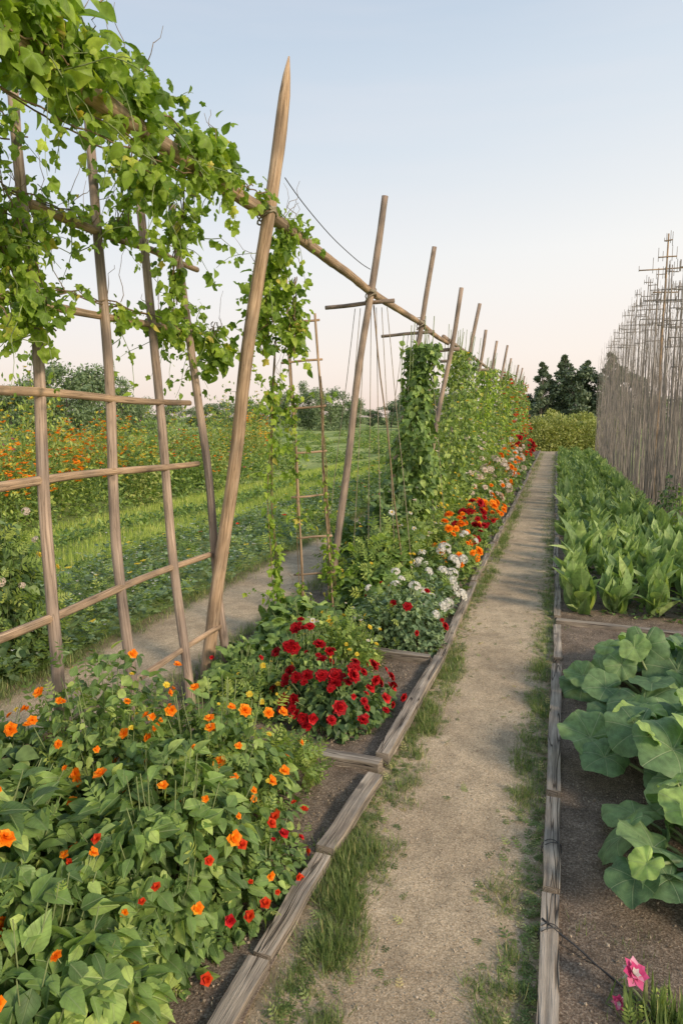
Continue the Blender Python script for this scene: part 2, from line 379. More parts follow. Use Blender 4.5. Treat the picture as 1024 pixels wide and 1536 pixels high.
mb = MB(); tube(mb, pts, np.linspace(.038, .027, len(pts)) , 'wood', 12, .07); part('ridge_rail', mb, fr)
mb = MB(); tube(mb, line((-1.44, 9.0, 2.62), (-1.42, 29, 2.6), 40, .012), .028, 'woodg', 8, .05); part('ridge_rail', mb, fr)
for y in (5.5, 7.4):
    for s in range(7):
        mb = MB(); x0 = -1.62 + s * .045; x1 = -1.95 + s * .14
        tube(mb, line((x0, y + .06, 2.48), (x1, y + .1 + R(-.1, .1), .0), 10, .003), .003, 'string', 4); part('string', mb, fr)
mb = MB(); tube(mb, line((-1.5, 3.75, 2.92), (-1.45, 5.4, 2.75), 24, .004, .06), .003, 'wire', 5); part('wire', mb, fr)
for i, (x, z) in enumerate([(-1.54, 2.70), (-1.46, 2.58), (-1.42, 2.58)]):
    mb = MB(); y = postY[i]
    for k in range(5):
        a = np.linspace(0, 2 * math.pi, 14); rr = .050 if i == 0 else .041; tl = .035 * (k - 2)
        tube(mb, np.stack([x + rr * np.cos(a) * 1.05, np.full(14, y + .01) + rr * np.sin(a), z + tl * .5 + .03 * np.cos(a + k)], 1), .005, 'string', 5, cap=False)
    part('lashing', mb, fr)

pn = top('lattice_trellis', None, (-1.85, 2.9, 0), 'square lattice of round wooden poles standing in the flower bed', 'trellis')
for (yb, yt, xt, zt) in [(2.16, 2.46, -2.17, 2.98), (2.66, 2.93, -2.17, 3.03), (3.17, 3.27, -2.15, 2.92), (3.63, 3.62, -2.14, 2.79)]:
    mb = MB(); tube(mb, line((-1.85, yb, -.05), (xt, yt, zt), 34, .014), np.linspace(.026, .021, 34), 'woodg', 10, .045); part('upright', mb, pn)
for (z, y1, x) in [(.335, 3.62, -1.92), (.78, 3.76, -1.97), (1.33, 3.56, -2.01), (1.68, 3.54, -2.04), (2.08, 3.62, -2.09), (2.48, 3.83, -2.13)]:
    mb = MB(); tube(mb, line((x + .02, 1.3 if z < 2.3 else 2.45, z + R(-.015, .015)), (x + .02, y1, z), 30, .012), np.linspace(.021, .016, 30), 'wood', 10, .05); part('crossbar', mb, pn)

ld = top('twig_ladder', None, (-1.85, 5.2, 0), 'tall slim twig ladder for climbing plants leaning beside the trellis', 'ladder')
La = line((-1.90, 5.05, 0), (-1.90, 4.75, 2.6), 18, .010); Lb = line((-1.66, 5.1, 0), (-1.72, 4.85, 2.35), 18, .010)
for L_ in (La, Lb):
    mb = MB(); tube(mb, L_, .009, 'wood', 7, .08); part('rail', mb, ld)
for z in (.35, .65, .98, 1.32, 1.66, 2.0, 2.28):
    mb = MB(); a = np.array([np.interp(z, La[:, 2], La[:, k]) for k in range(3)]); b = np.array([np.interp(z + .02, Lb[:, 2], Lb[:, k]) for k in range(3)])
    tube(mb, line(a + (a - b) * R(.1, .35), b + (b - a) * .15, 6, .003), .009, 'wood', 7, .05); part('rung', mb, ld)

# ------------------------------------------------------------------ timber edging
def timber(a, b, r=.045, lab='weathered split timber edging the gravel path', flat=.62):
    a = np.array(a, float); b = np.array(b, float); n = max(10, int(np.linalg.norm(b - a) / .04))
    mb = MB(); tube(mb, line(a, b, n, .003), r * (1 + .03 * np.sin(np.linspace(0, 7, n) + R(0, 6))), 'timber', 12, .04, square=.93, rot=.2618 + R(-.02, .02), flat=flat)
    me = mb.build('edging_log', tuple((a + b) / 2 * np.array([1, 1, 0])))
    o = top('edging_log', me, tuple((a + b) / 2 * np.array([1, 1, 0])), lab, 'log edging', 'logs edging the garden beds')
    try: me.set_sharp_from_angle(angle=math.radians(30))
    except Exception: pass
timber((-.785, .9, .035), (-.755, 1.62, .035), .033); timber((-.755, 1.64, .035), (-.73, 2.12, .04), .030); timber((-.735, 2.15, .045), (-.69, 2.70, .045), .034)
timber((-1.15, 2.83, .04), (-.69, 2.79, .045), .032, 'short weathered timber end piece across the flower bed', .9)
timber((-.70, 2.86, .05), (-.66, 4.22, .05), .032, flat=.9)
timber((-1.1, 4.24, .05), (-.72, 4.20, .05), .030, 'short weathered timber end piece across the flower bed', .9)
y = 4.28
while y < 32:
    L_ = R(1.7, 2.3); timber((-.68 + R(-.02, .02), y, .035), (-.68 + R(-.02, .02), y + L_ - .05, .035), .029, flat=.85); y += L_
timber((.03, 1.0, .03), (.045, 2.15, .035), .028, flat=.8); timber((.045, 2.18, .035), (.05, 2.75, .035), .028, flat=.8); timber((.05, 2.80, .035), (.06, 4.35, .035), .029, flat=.8)
timber((.06, 5.36, .035), (1.7, 5.18, .04), .034, 'long weathered timber lying across the vegetable bed')
timber((.07, 4.5, .03), (.065, 5.25, .03), .027)
y = 5.5
while y < 32:
    L_ = R(1.7, 2.3); timber((.06 + R(-.02, .02), y, .03), (.06 + R(-.02, .02), y + L_ - .05, .03), .027); y += L_

# ------------------------------------------------------------------ plants helpers
def lump(d, s):
    return (np.sin(d[:, 0] * 4 + s) + np.sin(d[:, 1] * 5 + s * 2.1) + np.sin(d[:, 2] * 6 + s * 3.3) + np.sin((d[:, 0] - d[:, 1]) * 7 + s)) / 4
def bush(mb, c, rx, ry, h, n, Ts, size, mat, droop=.35, up=.6, inner=.45, jit=.6, lumpy=.28, zmin=-.05):
    d = nrm(rng.normal(0, 1, (n, 3))); d[:, 2] = np.abs(d[:, 2]) * (1 - zmin) + zmin
    s = rng.uniform(0, 6)
    r = (1 - inner * rng.random(n) ** 1.6) * (.88 + lumpy * lump(d, s))
    P = np.array(c, float) + d * r[:, None] * np.array([rx, ry, h]); P[:, 2] = np.maximum(P[:, 2], .02)
    A = d * [1, 1, .6] + rng.normal(0, jit, (n, 3)) + [0, 0, -droop]
    N = d * .6 + [0, 0, up] + rng.normal(0, .4, (n, 3))
    idx = rng.integers(0, len(Ts), n)
    for k, T in enumerate(Ts):
        q = idx == k
        if q.any(): inst(mb, T, P[q], A[q], N[q], size * rng.uniform(.45, 1.3, q.sum()), mat)
    return s
def stems(mb, c, rx, ry, h, n, r=.003, mat='stem', seg=5):
    for i in range(n):
        a = R(0, 6.28); q = R(.2, .9); e = np.array(c) + [rx * q * math.cos(a), ry * q * math.sin(a), h * (1 - .5 * q * q)]
        b = np.array(c) + [rx * .3 * q * math.cos(a), ry * .3 * q * math.sin(a), 0]
        tube(mb, line(b, e, seg, .01), np.linspace(r, r * .6, seg), mat, 4, cap=False)

def ring(mb, n, r, tilt, z, mat, w=1.0, off=0.0, c=(0, 0, 0), ax=None):
    a = np.arange(n) / n * 6.283 + off + rng.normal(0, .08, n); ct, st = math.cos(tilt), math.sin(tilt)
    A = np.stack([np.cos(a) * ct, np.sin(a) * ct, np.full(n, st)], 1) + rng.normal(0, .1, (n, 3))
    N = np.stack([-np.cos(a) * st, -np.sin(a) * st, np.full(n, ct)], 1)
    inst(mb, T_PETAL, np.tile([c], (n, 1)) + [0, 0, z], A, N, np.tile([[r * w, r, r]], (n, 1)), mat)
def blossom(kind, mat, mat2=None):
    mb = MB()
    if kind == 'daisy':
        ring(mb, 8, 1, .15, 0, mat, .9); ring(mb, 6, .8, .5, .05, mat, .9, .3); ring(mb, 5, .5, 1.0, .1, mat2 or mat, .9, .6)
    elif kind == 'cup':
        ring(mb, 5, 1, .5, 0, mat, 1.1); ring(mb, 5, .8, .95, .05, mat, 1.0, .5); ring(mb, 3, .5, 1.2, .1, mat2 or mat, 1, .2)
    elif kind == 'rose':
        for k in range(6):
            ring(mb, 7 - k // 2, 1 - .12 * k, .15 + .22 * k, .03 * k, mat, 1.0, k * .7)
    elif kind == 'head':
        n = 24; d = nrm(rng.normal(0, 1, (n, 3))); d[:, 2] = np.abs(d[:, 2]) * 1.2 - .2; d = nrm(d)
        for k in range(n):
            m = 5; u = nrm(np.cross(d[k], [.3, .2, .9])); v = np.cross(d[k], u); a = np.arange(m) / m * 6.283 + R(0, 1)
            A = np.cos(a)[:, None] * u + np.sin(a)[:, None] * v + d[k] * .5
            inst(mb, T_PETAL, np.tile(d[k] * [.85, .85, .5], (m, 1)), A, np.tile(d[k], (m, 1)), np.full(m, R(.30, .42)), mat, np.clip(rng.normal(.55, .25, m), 0, 1))
    elif kind == 'trumpet':
        ring(mb, 7, 1, .45, 0, mat, .75); ring(mb, 6, .8, .8, .02, mat, .7, .4); ring(mb, 5, .55, 1.15, .02, mat2 or mat, .6, .2); ring(mb, 5, .7, .25, -.12, mat2 or mat, .7, .6)
        tube(mb, line((0, 0, -1.0), (0, 0, .1), 5), np.linspace(.08, .3, 5), mat2 or mat, 8, cap=False)
    tube(mb, line((0, 0, -1.5), (0, 0, 0), 3), .07, 'stem', 4, cap=False)
    return mb.build('blossom')
BL = dict(orange=blossom('cup', 'orange'), orange2=blossom('rose', 'orange'), red=blossom('rose', 'red'), redh=blossom('head', 'red'), red2=blossom('cup', 'red'),
          scarlet=blossom('cup', 'scarlet'), white=blossom('head', 'white'), white2=blossom('daisy', 'white', 'yellow'), yellow=blossom('daisy', 'yellow'), pink=blossom('trumpet', 'pink', 'white'), peach=blossom('head', 'peach'), peach2=blossom('rose', 'peach'))
def put_blossom(parent, key, P, r, nrmv=None, name='blossom'):
    o = bpy.data.objects.new(name, BL[key]); COL.objects.link(o); o.parent = parent
    o.location = Vector(P) - parent.location
    nv = Vector(nrmv) if nrmv is not None else Vector((R(-.4, .4), R(-.5, .1), 1))
    o.rotation_euler = nv.to_track_quat('Z', 'Y').to_euler(); o.scale = (r, r, r)
    return o
def petals_in(mb, P, r, mat, n=7):
    k = len(P)
    for i in range(n):
        a = i / n * 6.283; A = np.tile([[math.cos(a), math.sin(a), .5]], (k, 1)) + rng.normal(0, .25, (k, 3))
        inst(mb, T_PETAL if r > .02 else T_DIA, P, A, np.tile([[0, -.2, 1.]], (k, 1)), r * rng.uniform(.7, 1.3, k), mat)
def surf(c, rx, ry, h, n, zlow=.25):
    d = nrm(rng.normal(0, 1, (n, 3))); d[:, 2] = zlow + (1 - zlow) * np.abs(d[:, 2]); d = nrm(d)
    return np.array([c[0], c[1], 0]) + d * [rx, ry, h] * rng.uniform(.90, 1.18, (n, 1)), d

def flower_bush(name, c, rx, ry, h, layers, blooms, lab, cat, stemn=30, face=None):
    e = top(name, None, (c[0], c[1], 0), lab, cat)
    mb = MB()
    for (n, Ts, size, mat, kw) in layers: bush(mb, (c[0], c[1], 0), rx, ry, h, n, Ts, size, mat, **kw)
    part('foliage', mb, e)
    mb = MB(); stems(mb, (c[0], c[1], 0), rx, ry, h, stemn); part('stem', mb, e)
    for key, n, r, zl in blooms:
        P, d = surf((c[0], c[1], 0), rx, ry, h, n, zl)
        if face is not None:
            f = np.array(face); flip = (d[:, :2] @ f) < -.2
            d[flip, :2] *= -1; P[flip, :2] = 2 * np.array(c[:2]) - P[flip, :2]
        for p, dd in zip(P, d): put_blossom(e, key, p + [0, 0, r * .6], r * R(.55, 1.3), dd + np.array([.1, -.3, .3]) + rng.normal(0, .4, 3))
    return e
BUSH = 'leafy green bush dotted with orange flowers spilling over soil'
bd = dict(droop=.7, up=.5, jit=.5, lumpy=.26)
tp = dict(up=.3, droop=-.2, lumpy=.36)
FC = (.5, -.8)
flower_bush('orange_flower_bush', (-1.20, 1.15), .37, .50, .50, [(2500, T_OV, .074, 'bean', bd), (120, T_PIN, .08, 'fine', tp)], [('orange', 7, .021, .3), ('orange2', 3, .022, .3), ('yellow', 3, .014, .3)], BUSH, 'flowering bush', face=FC)
flower_bush('orange_flower_bush', (-1.68, 1.40), .5, .5, .64, [(3200, T_OV, .078, 'bean', bd), (120, T_PIN, .08, 'fine', tp)], [('orange', 8, .022, .4), ('orange2', 6, .024, .5), ('yellow', 3, .013, .3)], BUSH, 'flowering bush', face=FC)
flower_bush('orange_flower_bush', (-1.13, 1.72), .33, .42, .58, [(2700, T_OV, .060, 'bean', bd), (160, T_PIN, .08, 'fine', tp)], [('orange', 14, .022, .3), ('scarlet', 6, .016, .2)], BUSH, 'flowering bush', face=FC)
flower_bush('orange_flower_bush', (-1.23, 2.24), .32, .40, .60, [(2500, T_OV, .046, 'bean', bd), (450, T_PIN, .08, 'fine', tp)], [('orange', 24, .022, .4), ('orange2', 10, .022, .4), ('yellow', 6, .012, .5)], BUSH, 'flowering bush', face=FC)
flower_bush('orange_flower_bush', (-1.62, 2.12), .40, .42, .66, [(2700, T_OV, .048, 'bean', bd), (450, T_PIN, .08, 'fine', tp)], [('orange', 20, .021, .5), ('orange2', 8, .022, .5), ('yellow', 8, .012, .4)], BUSH, 'flowering bush', face=FC)
flower_bush('orange_flower_bush', (-2.0, 1.85), .42, .5, .54, [(2200, T_OV, .075, 'dark', bd), (90, T_PIN, .09, 'fine', tp)], [('orange', 6, .019, .5)], BUSH, 'flowering bush', face=FC)
flower_bush('scarlet_flower_plant', (-.88, 1.92), .12, .36, .22, [(520, T_OV, .040, 'bean', bd), (60, T_PIN, .06, 'fine', tp)], [('red2', 7, .018, .2), ('scarlet', 18, .017, .15)], 'small trailing plant with scarlet flowers beside the edging timber', 'flowering plant', 10)
flower_bush('feathery_herb', (-1.08, 2.62), .18, .12, .24, [(300, T_PIN, .07, 'fine', dict(up=.2, droop=-.4))], [('orange', 4, .018, .5)], 'feathery yellow green herb at the edge of the soil', 'herb', 10)
flower_bush('red_geranium', (-1.10, 3.34), .34, .34, .30, [(1900, T_OV, .048, 'dark', bd), (700, T_OV, .042, 'bean', bd)], [('red', 44, .038, .2), ('red2', 14, .030, .2)], 'dark green bush crowded with deep red blossoms', 'flowering bush', face=FC)
flower_bush('red_geranium', (-1.38, 3.66), .22, .22, .38, [(1000, T_OV, .046, 'bean', bd)], [('red', 16, .034, .5)], 'small green bush with deep red blossoms', 'flowering bush', face=FC)
flower_bush('yellow_flower_plant', (-1.48, 3.30), .22, .28, .28, [(200, T_PIN, .09, 'fine', dict(droop=-.2)), (700, T_OV, .045, 'bean', bd)], [('yellow', 10, .016, .5)], 'feathery plant with small yellow flowers', 'flowering plant')
flower_bush('yellow_flower_plant', (-1.26, 4.0), .28, .25, .38, [(500, T_PIN, .075, 'fine', dict(droop=-.2)), (700, T_OV, .042, 'fine', bd)], [('yellow', 26, .018, .4), ('white2', 10, .018, .4)], 'feathery plant with small yellow flowers', 'flowering plant')
flower_bush('silver_leaf_bush', (-1.00, 4.62), .36, .42, .43, [(4200, T_OV, .040, 'blue', dict(up=.6)), (300, T_PIN, .07, 'fine', tp)], [('red', 10, .030, .4), ('yellow', 6, .014, .4), ('white', 8, .036, .5)], 'rounded light green bush with a few red and white flowers', 'flowering bush')
flower_bush('leafy_shrub', (-1.62, 4.35), .34, .40, .34, [(900, T_VINE, .13, 'bean', bd)], [('white2', 2, .02, .6)], 'green leafy shrub growing under the trellis', 'shrub')
flower_bush('leafy_shrub', (-1.75, 3.55), .20, .4, .26, [(500, T_VINE, .09, 'bean', bd)], [('red2', 2, .015, .5)], 'green leafy shrub growing under the trellis', 'shrub')
flower_bush('leafy_shrub', (-1.42, 5.55), .36, .45, .62, [(1300, T_VINE, .11, 'bean', bd), (500, T_PIN, .13, 'fine', tp)], [('yellow', 6, .018, .5)], 'green leafy shrub growing under the trellis', 'shrub')
flower_bush('leafy_shrub', (-1.5, 6.4), .42, .5, .95, [(1300, T_VINE, .11, 'dark', bd), (600, T_PIN, .13, 'fine', tp)], [('white2', 4, .025, .5)], 'tall green leafy shrub growing under the trellis', 'shrub')
flower_bush('leafy_shrub', (-1.95, 6.6), .28, .5, .55, [(900, T_VINE, .10, 'bean', bd), (400, T_PIN, .14, 'fine', tp)], [('yellow', 3, .02, .5)], 'green leafy shrub growing under the trellis', 'shrub')
flower_bush('pale_flower_shrub', (-3.5, 3.5), .42, .5, 1.05, [(1700, T_OV, .07, 'dark', bd), (600, T_PIN, .13, 'fine', tp)], [('peach', 8, .030, .6), ('yellow', 10, .022, .6)], 'tall dark shrub with pale yellow blossoms beside the side path', 'shrub')

seq = [(5.45, 'white', .046, .38, 'blue'), (6.05, 'white', .052, .40, 'dark'), (6.7, 'orange2', .048, .42, 'bean'), (7.3, 'orange2', .050, .46, 'fine'), (7.9, 'red', .052, .46, 'bean'),
       (8.6, 'red', .060, .48, 'bean'), (9.3, 'orange2', .056, .50, 'dark'), (10.1, 'orange2', .056, .58, 'bean'), (11.0, 'peach2', .065, .80, 'fine'), (11.9, 'peach', .070, 1.0, 'bean'), (12.9, 'orange2', .06, .9, 'fine'),
       (14.0, 'peach', .065, .95, 'bean'), (15.1, 'orange', .065, .9, 'bean'), (16.4, 'white', .065, .9, 'fine'), (17.8, 'peach', .07, .9, 'bean'), (19.3, 'red', .07, 1.0, 'dark'), (21, 'scarlet', .08, 1.0, 'bean'), (23, 'red', .08, 1.1, 'dark'), (25, 'scarlet', .08, 1.1, 'bean')]
cname = dict(white='white', white2='white', orange='orange', orange2='orange', red='deep red', peach='creamy', peach2='creamy', scarlet='scarlet')
for q_, (yy, key, r, h, lm) in enumerate(seq):
    far = yy > 13; mix_ = seq[max(0, q_ - 1)][1]
    flower_bush('flowering_clump', (-.98 + R(-.08, .03), yy + R(-.08, .08)), .28 * R(.85, 1.1), .34, h * R(.85, 1.15), [(1100 if not far else 500, T_OV if not far else [T_LOW], .050 if not far else .10, lm, bd)] + ([(160, T_PIN, .10, 'fine', tp)] if not far else []), [(key, 12, r, .35), (mix_, 3, r * .8, .3)], f'green clump covered in {cname[key]} flowers along the edging timber', 'flowering clump', 6, face=(.7, -.7))
    if not far:
        k2 = 'peach' if yy > 9.5 else ('yellow' if yy > 7 else 'white2')
        flower_bush('flowering_clump', (-1.36 + R(-.05, .05), yy + .35), .28, .4, h * 1.6, [(900, T_OV, .06, 'fine' if R(0, 1) < .5 else 'bean', bd), (200, T_PIN, .12, 'fine', tp)], [(k2, 6, .045 if k2 == 'peach' else .025, .4), ('yellow', 4, .02, .4)], 'mixed green clump with scattered flowers under the trellis', 'flowering clump', 6, face=(.7, -.7))

# ------------------------------------------------------------------ vines
def vine_leaves(mb, P, out, size, mat='vine', hang=.9):
    n = len(P); A = out * .6 + rng.normal(0, .6, (n, 3)) + [0, 0, -hang]
    N = out * .7 + rng.normal(0, .55, (n, 3)) + [0, 0, .4]
    TV_ = T_VINE + [T_OV[0]]
    idx = rng.integers(0, 4, n); s = size * rng.uniform(.35, 1.3, n); tn = np.clip(rng.normal(.50, .24, n), 0, 1)
    for k in range(4):
        q = idx == k
        if q.any(): inst(mb, TV_[k], P[q], A[q], N[q], np.stack([s[q] * .95, s[q] * 1.1, s[q] * 1.3], 1), mat, tn[q])
def along(path, n, rad, bias=(0, 0, 0), clump=0):
    path = np.asarray(path, float); t = rng.random(n)
    if clump:
        cs = rng.random(clump); t = np.clip(cs[rng.integers(0, clump, n)] + rng.normal(0, .45 / clump, n), 0, 1)
    t = t * (len(path) - 1); i = np.minimum(t.astype(int), len(path) - 2)
    C = path[i] + (path[i + 1] - path[i]) * (t - i)[:, None]
    d = nrm(rng.normal(0, 1, (n, 3))); r = rng.random(n) ** .7
    return C + d * (r * rad)[:, None] + np.array(bias), d
def vine(name, specs, lab, twig=0, shoots=0, ssize=.055):
    mb = MB(); ms = MB(); allP = []
    for (path, n, rad, sz, clump) in specs:
        P, d = along(path, n, rad, clump=clump); vine_leaves(mb, P, d, sz); allP.append(P)
        pa = np.asarray(path, float)
        for k in range(3):
            idx = np.linspace(0, len(pa) - 1, 24); ii = np.minimum(idx.astype(int), len(pa) - 2)
            q = pa[ii] + (pa[ii + 1] - pa[ii]) * (idx - ii)[:, None] + np.cumsum(rng.normal(0, rad * .12, (24, 3)), 0) * .6
            tube(ms, q, .0035, 'twig', 4, cap=False)
        for k in range(max(3, n // 22)):
            a = P[rng.integers(0, n)]; b = P[rng.integers(0, n)]
            if np.linalg.norm(a - b) < rad * 2.5: tube(ms, line(a, b, 6, .015), .002, 'stem', 4, cap=False)
    P = np.concatenate(allP)
    for k in range(twig):
        a = P[rng.integers(0, len(P))]; b = a + np.array([R(-.12, .12), R(-.1, .15), R(.1, .3)])
        tube(ms, line(a, b, 7, .02), np.linspace(.0025, .001, 7), 'twig', 4, cap=False)
    for k in range(shoots):
        a = P[rng.integers(0, len(P))]; L_ = R(.18, .42); dv = nrm(np.array([R(-.7, .7), R(-.5, .7), R(-1, .7)])) * L_
        q = line(a, a + dv, 11, .02); q[:, 2] -= .25 * L_ * np.linspace(0, 1, 11) ** 2
        tube(ms, q, np.linspace(.003, .001, 11), 'stem', 4, cap=False)
        pp = q + rng.normal(0, .012, (11, 3)); vine_leaves(mb, pp, nrm(rng.normal(0, 1, (11, 3))), ssize)
    loc = (float(P[:, 0].mean()), float(P[:, 1].mean()), 0)
    e = top(name, None, loc, lab, 'vine'); part('foliage', mb, e); part('stem', ms, e)
    return e
RL = lambda y0, y1, dx=0, dz=0: [(-1.57 + dx, y0, 2.68 + dz), (-1.56 + dx, (y0 + y1) / 2, 2.69 + dz), (-1.55 + dx, y1, 2.70 + dz)]
vine('climbing_vine', [(RL(1.2, 2.0, -.02, .12), 450, .17, .084, 8), (RL(1.3, 2.0, .02, .0), 150, .11, .075, 0), (RL(1.9, 3.0, 0, .09), 470, .16, .078, 10), (RL(2.7, 3.5, 0, .05), 190, .11, .060, 7), (RL(1.4, 2.9, -.05, -.10), 80, .12, .06, 7), (RL(3.3, 4.35, 0, .02), 110, .09, .050, 5)],
     'lush vine draped over the high wooden rail', twig=40, shoots=55, ssize=.052)
vine('climbing_vine', [([(-2.1, 1.9, 2.8), (-2.1, 2.35, 2.75)], 190, .17, .052, 9), ([(-2.05, 1.9, 2.35), (-2.1, 2.45, 2.3)], 280, .16, .052, 9), ([(-2.1, 2.1, 2.65), (-2.0, 2.3, 1.95)], 320, .13, .058, 8),
     ([(-2.1, 2.3, 2.5), (-2.13, 3.5, 2.5)], 160, .12, .046, 10), ([(-2.05, 2.4, 2.12), (-2.08, 3.8, 2.08)], 300, .10, .054, 11)],
     'light green vine tangled on the upper lattice poles', twig=45, shoots=60, ssize=.042)
vine('climbing_vine', [([(-1.9, 2.85, 2.85), (-2.0, 2.95, 2.5)], 90, .09, .055, 4), ([(-1.75, 3.1, 2.75), (-1.9, 3.2, 2.15)], 120, .08, .06, 6), ([(-1.62, 2.6, 2.7), (-1.65, 2.65, 2.5)], 50, .08, .06, 0)],
     'hanging vine shoots between the rail and the lattice', twig=6, shoots=14)
vine('climbing_vine', [([(-1.58, 3.9, 2.62), (-1.70, 4.0, 2.45)], 90, .10, .065, 3), ([(-1.72, 4.0, 2.45), (-1.78, 4.1, 2.0)], 230, .16, .070, 6), ([(-1.55, 4.05, 2.45), (-1.6, 4.1, 2.0)], 150, .10, .058, 4), ([(-1.95, 3.75, 2.15), (-2.0, 3.8, 1.9)], 110, .12, .062, 3),
     ([(-1.8, 4.3, 2.1), (-1.9, 4.4, 1.0), (-1.85, 4.45, .2)], 190, .05, .055, 14)],
     'vine hanging in clusters beside the tall leaning post', twig=14, shoots=26)
vine('climbing_vine', [([(-1.90, 4.76, 2.5), (-1.92, 4.9, 1.2), (-1.9, 5.0, .1)], 170, .07, .05, 11), ([(-1.70, 4.9, 1.9), (-1.68, 5.08, .2)], 110, .07, .05, 8)], 'thin vine shoots climbing the twig ladder', twig=4, shoots=12)
def column(c, h, r, n, mat, lab, flowers=None, size=.09, name='climbing_bean_plant', rt=.6, holes=.25):
    mb = MB(); u = rng.random(n); z = u * h; a = rng.uniform(0, 6.283, n); s = R(0, 6)
    rad = r * (1 - (1 - rt) * (z / h) ** 1.5) * (.75 + holes * np.sin(z * 5 + s + np.sin(a * 2 + s) * 1.5) + .12 * np.sin(z * 13 + a * 3)) * (1 - .55 * rng.random(n) ** 1.5)
    lean = np.array([.18, 0]) * 1.0
    d = np.stack([np.cos(a), np.sin(a), rng.uniform(-.1, .5, n)], 1)
    P = np.stack([c[0] + lean[0] * z / h + d[:, 0] * rad, c[1] + d[:, 1] * rad * 1.1, z + .03], 1)
    A = d * .5 + rng.normal(0, .5, (n, 3)) + [0, 0, -.8]; N = d + rng.normal(0, .45, (n, 3)) + [0, 0, .5]
    idx = rng.integers(0, 3, n)
    TT = T_OV if c[1] < 14 else [T_LOW] * 3
    for k in range(3):
        q = idx == k; inst(mb, TT[k], P[q], A[q], N[q], size * rng.uniform(.5, 1.25, q.sum()), mat)
    if flowers:
        for key, m_, rr in flowers:
            aa = rng.uniform(0, 6.283, m_); zz = rng.uniform(.15, 1, m_) * h
            rd = r * (1 - (1 - rt) * (zz / h) ** 1.5) * .98
            petals_in(mb, np.stack([c[0] + lean[0] * zz / h + np.cos(aa) * rd, c[1] + np.sin(aa) * rd, zz], 1), rr, key)
    ms = MB()
    for k in range(9): 
        o = R(-.1, .1); tube(ms, line((c[0] + o, c[1] + R(-.1, .1), 0), (c[0] + .18 + o * 1.3 + R(-.1, .1), c[1] + R(-.2, .2), h * R(1.0, 1.15)), 12, .03), .004, 'stem', 4, cap=False)
    e = top(name, None, (c[0], c[1], 0), lab, 'climbing plant', 'plants climbing the trellis'); part('foliage', mb, e); part('stem', ms, e)
column((-1.50, 7.0), 2.30, .31, 3200, 'bean', 'dense column of bean leaves climbing a trellis post', [('peach', 14, .025), ('yellow', 10, .02)], .076, rt=.55)
column((-1.62, 8.3), 1.1, .38, 900, 'fine', 'low climbing plant with fine leaves under the trellis', [('white', 6, .03)])
yy = 9.6; k = 0
while yy < 31:
    fl = [('yellow', 16, .03), ('white', 8, .03), ('peach', 8, .035)] if yy < 17 else [('scarlet', 20, .06), ('orange', 10, .06), ('peach', 10, .05)]
    column((-1.52 + R(-.07, .07), yy), R(2.0, 2.9), R(.36, .55), 1700 if yy < 15 else 1000, ['fine', 'bean', 'fine', 'vine'][k % 4], 'loose leafy climber covering a trellis post' if yy < 17 else 'leafy climber with red and orange flowers', fl, .066 if yy < 15 else .11, rt=.35, holes=.38)
    yy += R(.85, 1.25) if yy < 14 else 1.35; k += 1

# ------------------------------------------------------------------ squash plants
def squash(c, leaves, lab):
    e = top('squash_plant', None, (c[0], c[1], 0), lab, 'squash plant'); mb = MB(); ms = MB()
    for (x, y, z, s, tx, ty, tn) in leaves:
        P = np.array([[max(x, .20), y, z]]); N = np.array([[tx, ty, 1.0]]); o = np.array([x - c[0], y - c[1], -.05]) * 1.5 + rng.normal(0, .15, 3)
        inst(mb, T_SQ[rng.integers(0, 5)], P, o[None], N, np.array([[s * R(.9, 1.1), s * R(.9, 1.1), s * R(.8, 1.3)]]), 'squash', np.array([tn]))
        p = line((c[0] + R(-.05, .05), c[1] + R(-.05, .05), 0), (P[0, 0], y, z - .004), 10, .008); p[:, 2] += .10 * np.sin(np.linspace(0, math.pi, 10)) * .4
        tube(ms, p, np.linspace(.009, .005, 10), 'stem', 6, cap=False)
    part('foliage', mb, e); part('stem', ms, e)
def auto_squash(c, n, rad, h, s):
    L_ = []
    for i in range(n):
        a = i * 2.4 + R(-.3, .3); q = math.sqrt((i + .5) / n)
        x = c[0] + rad[0] * q * math.cos(a); y = c[1] + rad[1] * q * math.sin(a); z = max(.09, h * (1 - .6 * q * q) * R(.72, 1.15))
        L_.append((x, y, z, s * R(.6, 1.2), math.cos(a) * .45 * q + R(-.35, .35), math.sin(a) * .4 * q - .34 + R(-.35, .35), np.clip(rng.normal(.45, .27), 0, 1)))
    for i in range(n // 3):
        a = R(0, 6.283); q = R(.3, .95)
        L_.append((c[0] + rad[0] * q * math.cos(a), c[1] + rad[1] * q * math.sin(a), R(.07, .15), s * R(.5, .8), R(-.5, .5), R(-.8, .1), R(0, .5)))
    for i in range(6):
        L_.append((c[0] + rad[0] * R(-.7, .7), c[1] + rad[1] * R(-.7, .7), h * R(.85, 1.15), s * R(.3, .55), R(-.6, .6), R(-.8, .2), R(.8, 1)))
    return L_
SL = 'large squash plant with broad grey green leaves on soil'
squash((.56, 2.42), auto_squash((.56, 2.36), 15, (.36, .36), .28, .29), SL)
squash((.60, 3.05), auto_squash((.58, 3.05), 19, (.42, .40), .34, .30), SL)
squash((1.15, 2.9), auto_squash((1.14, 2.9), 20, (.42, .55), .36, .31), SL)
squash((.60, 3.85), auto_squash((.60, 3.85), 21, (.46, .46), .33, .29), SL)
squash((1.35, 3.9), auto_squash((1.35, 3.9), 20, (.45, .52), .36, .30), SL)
squash((.75, 4.50), auto_squash((.75, 4.45), 13, (.42, .28), .26, .25), SL)

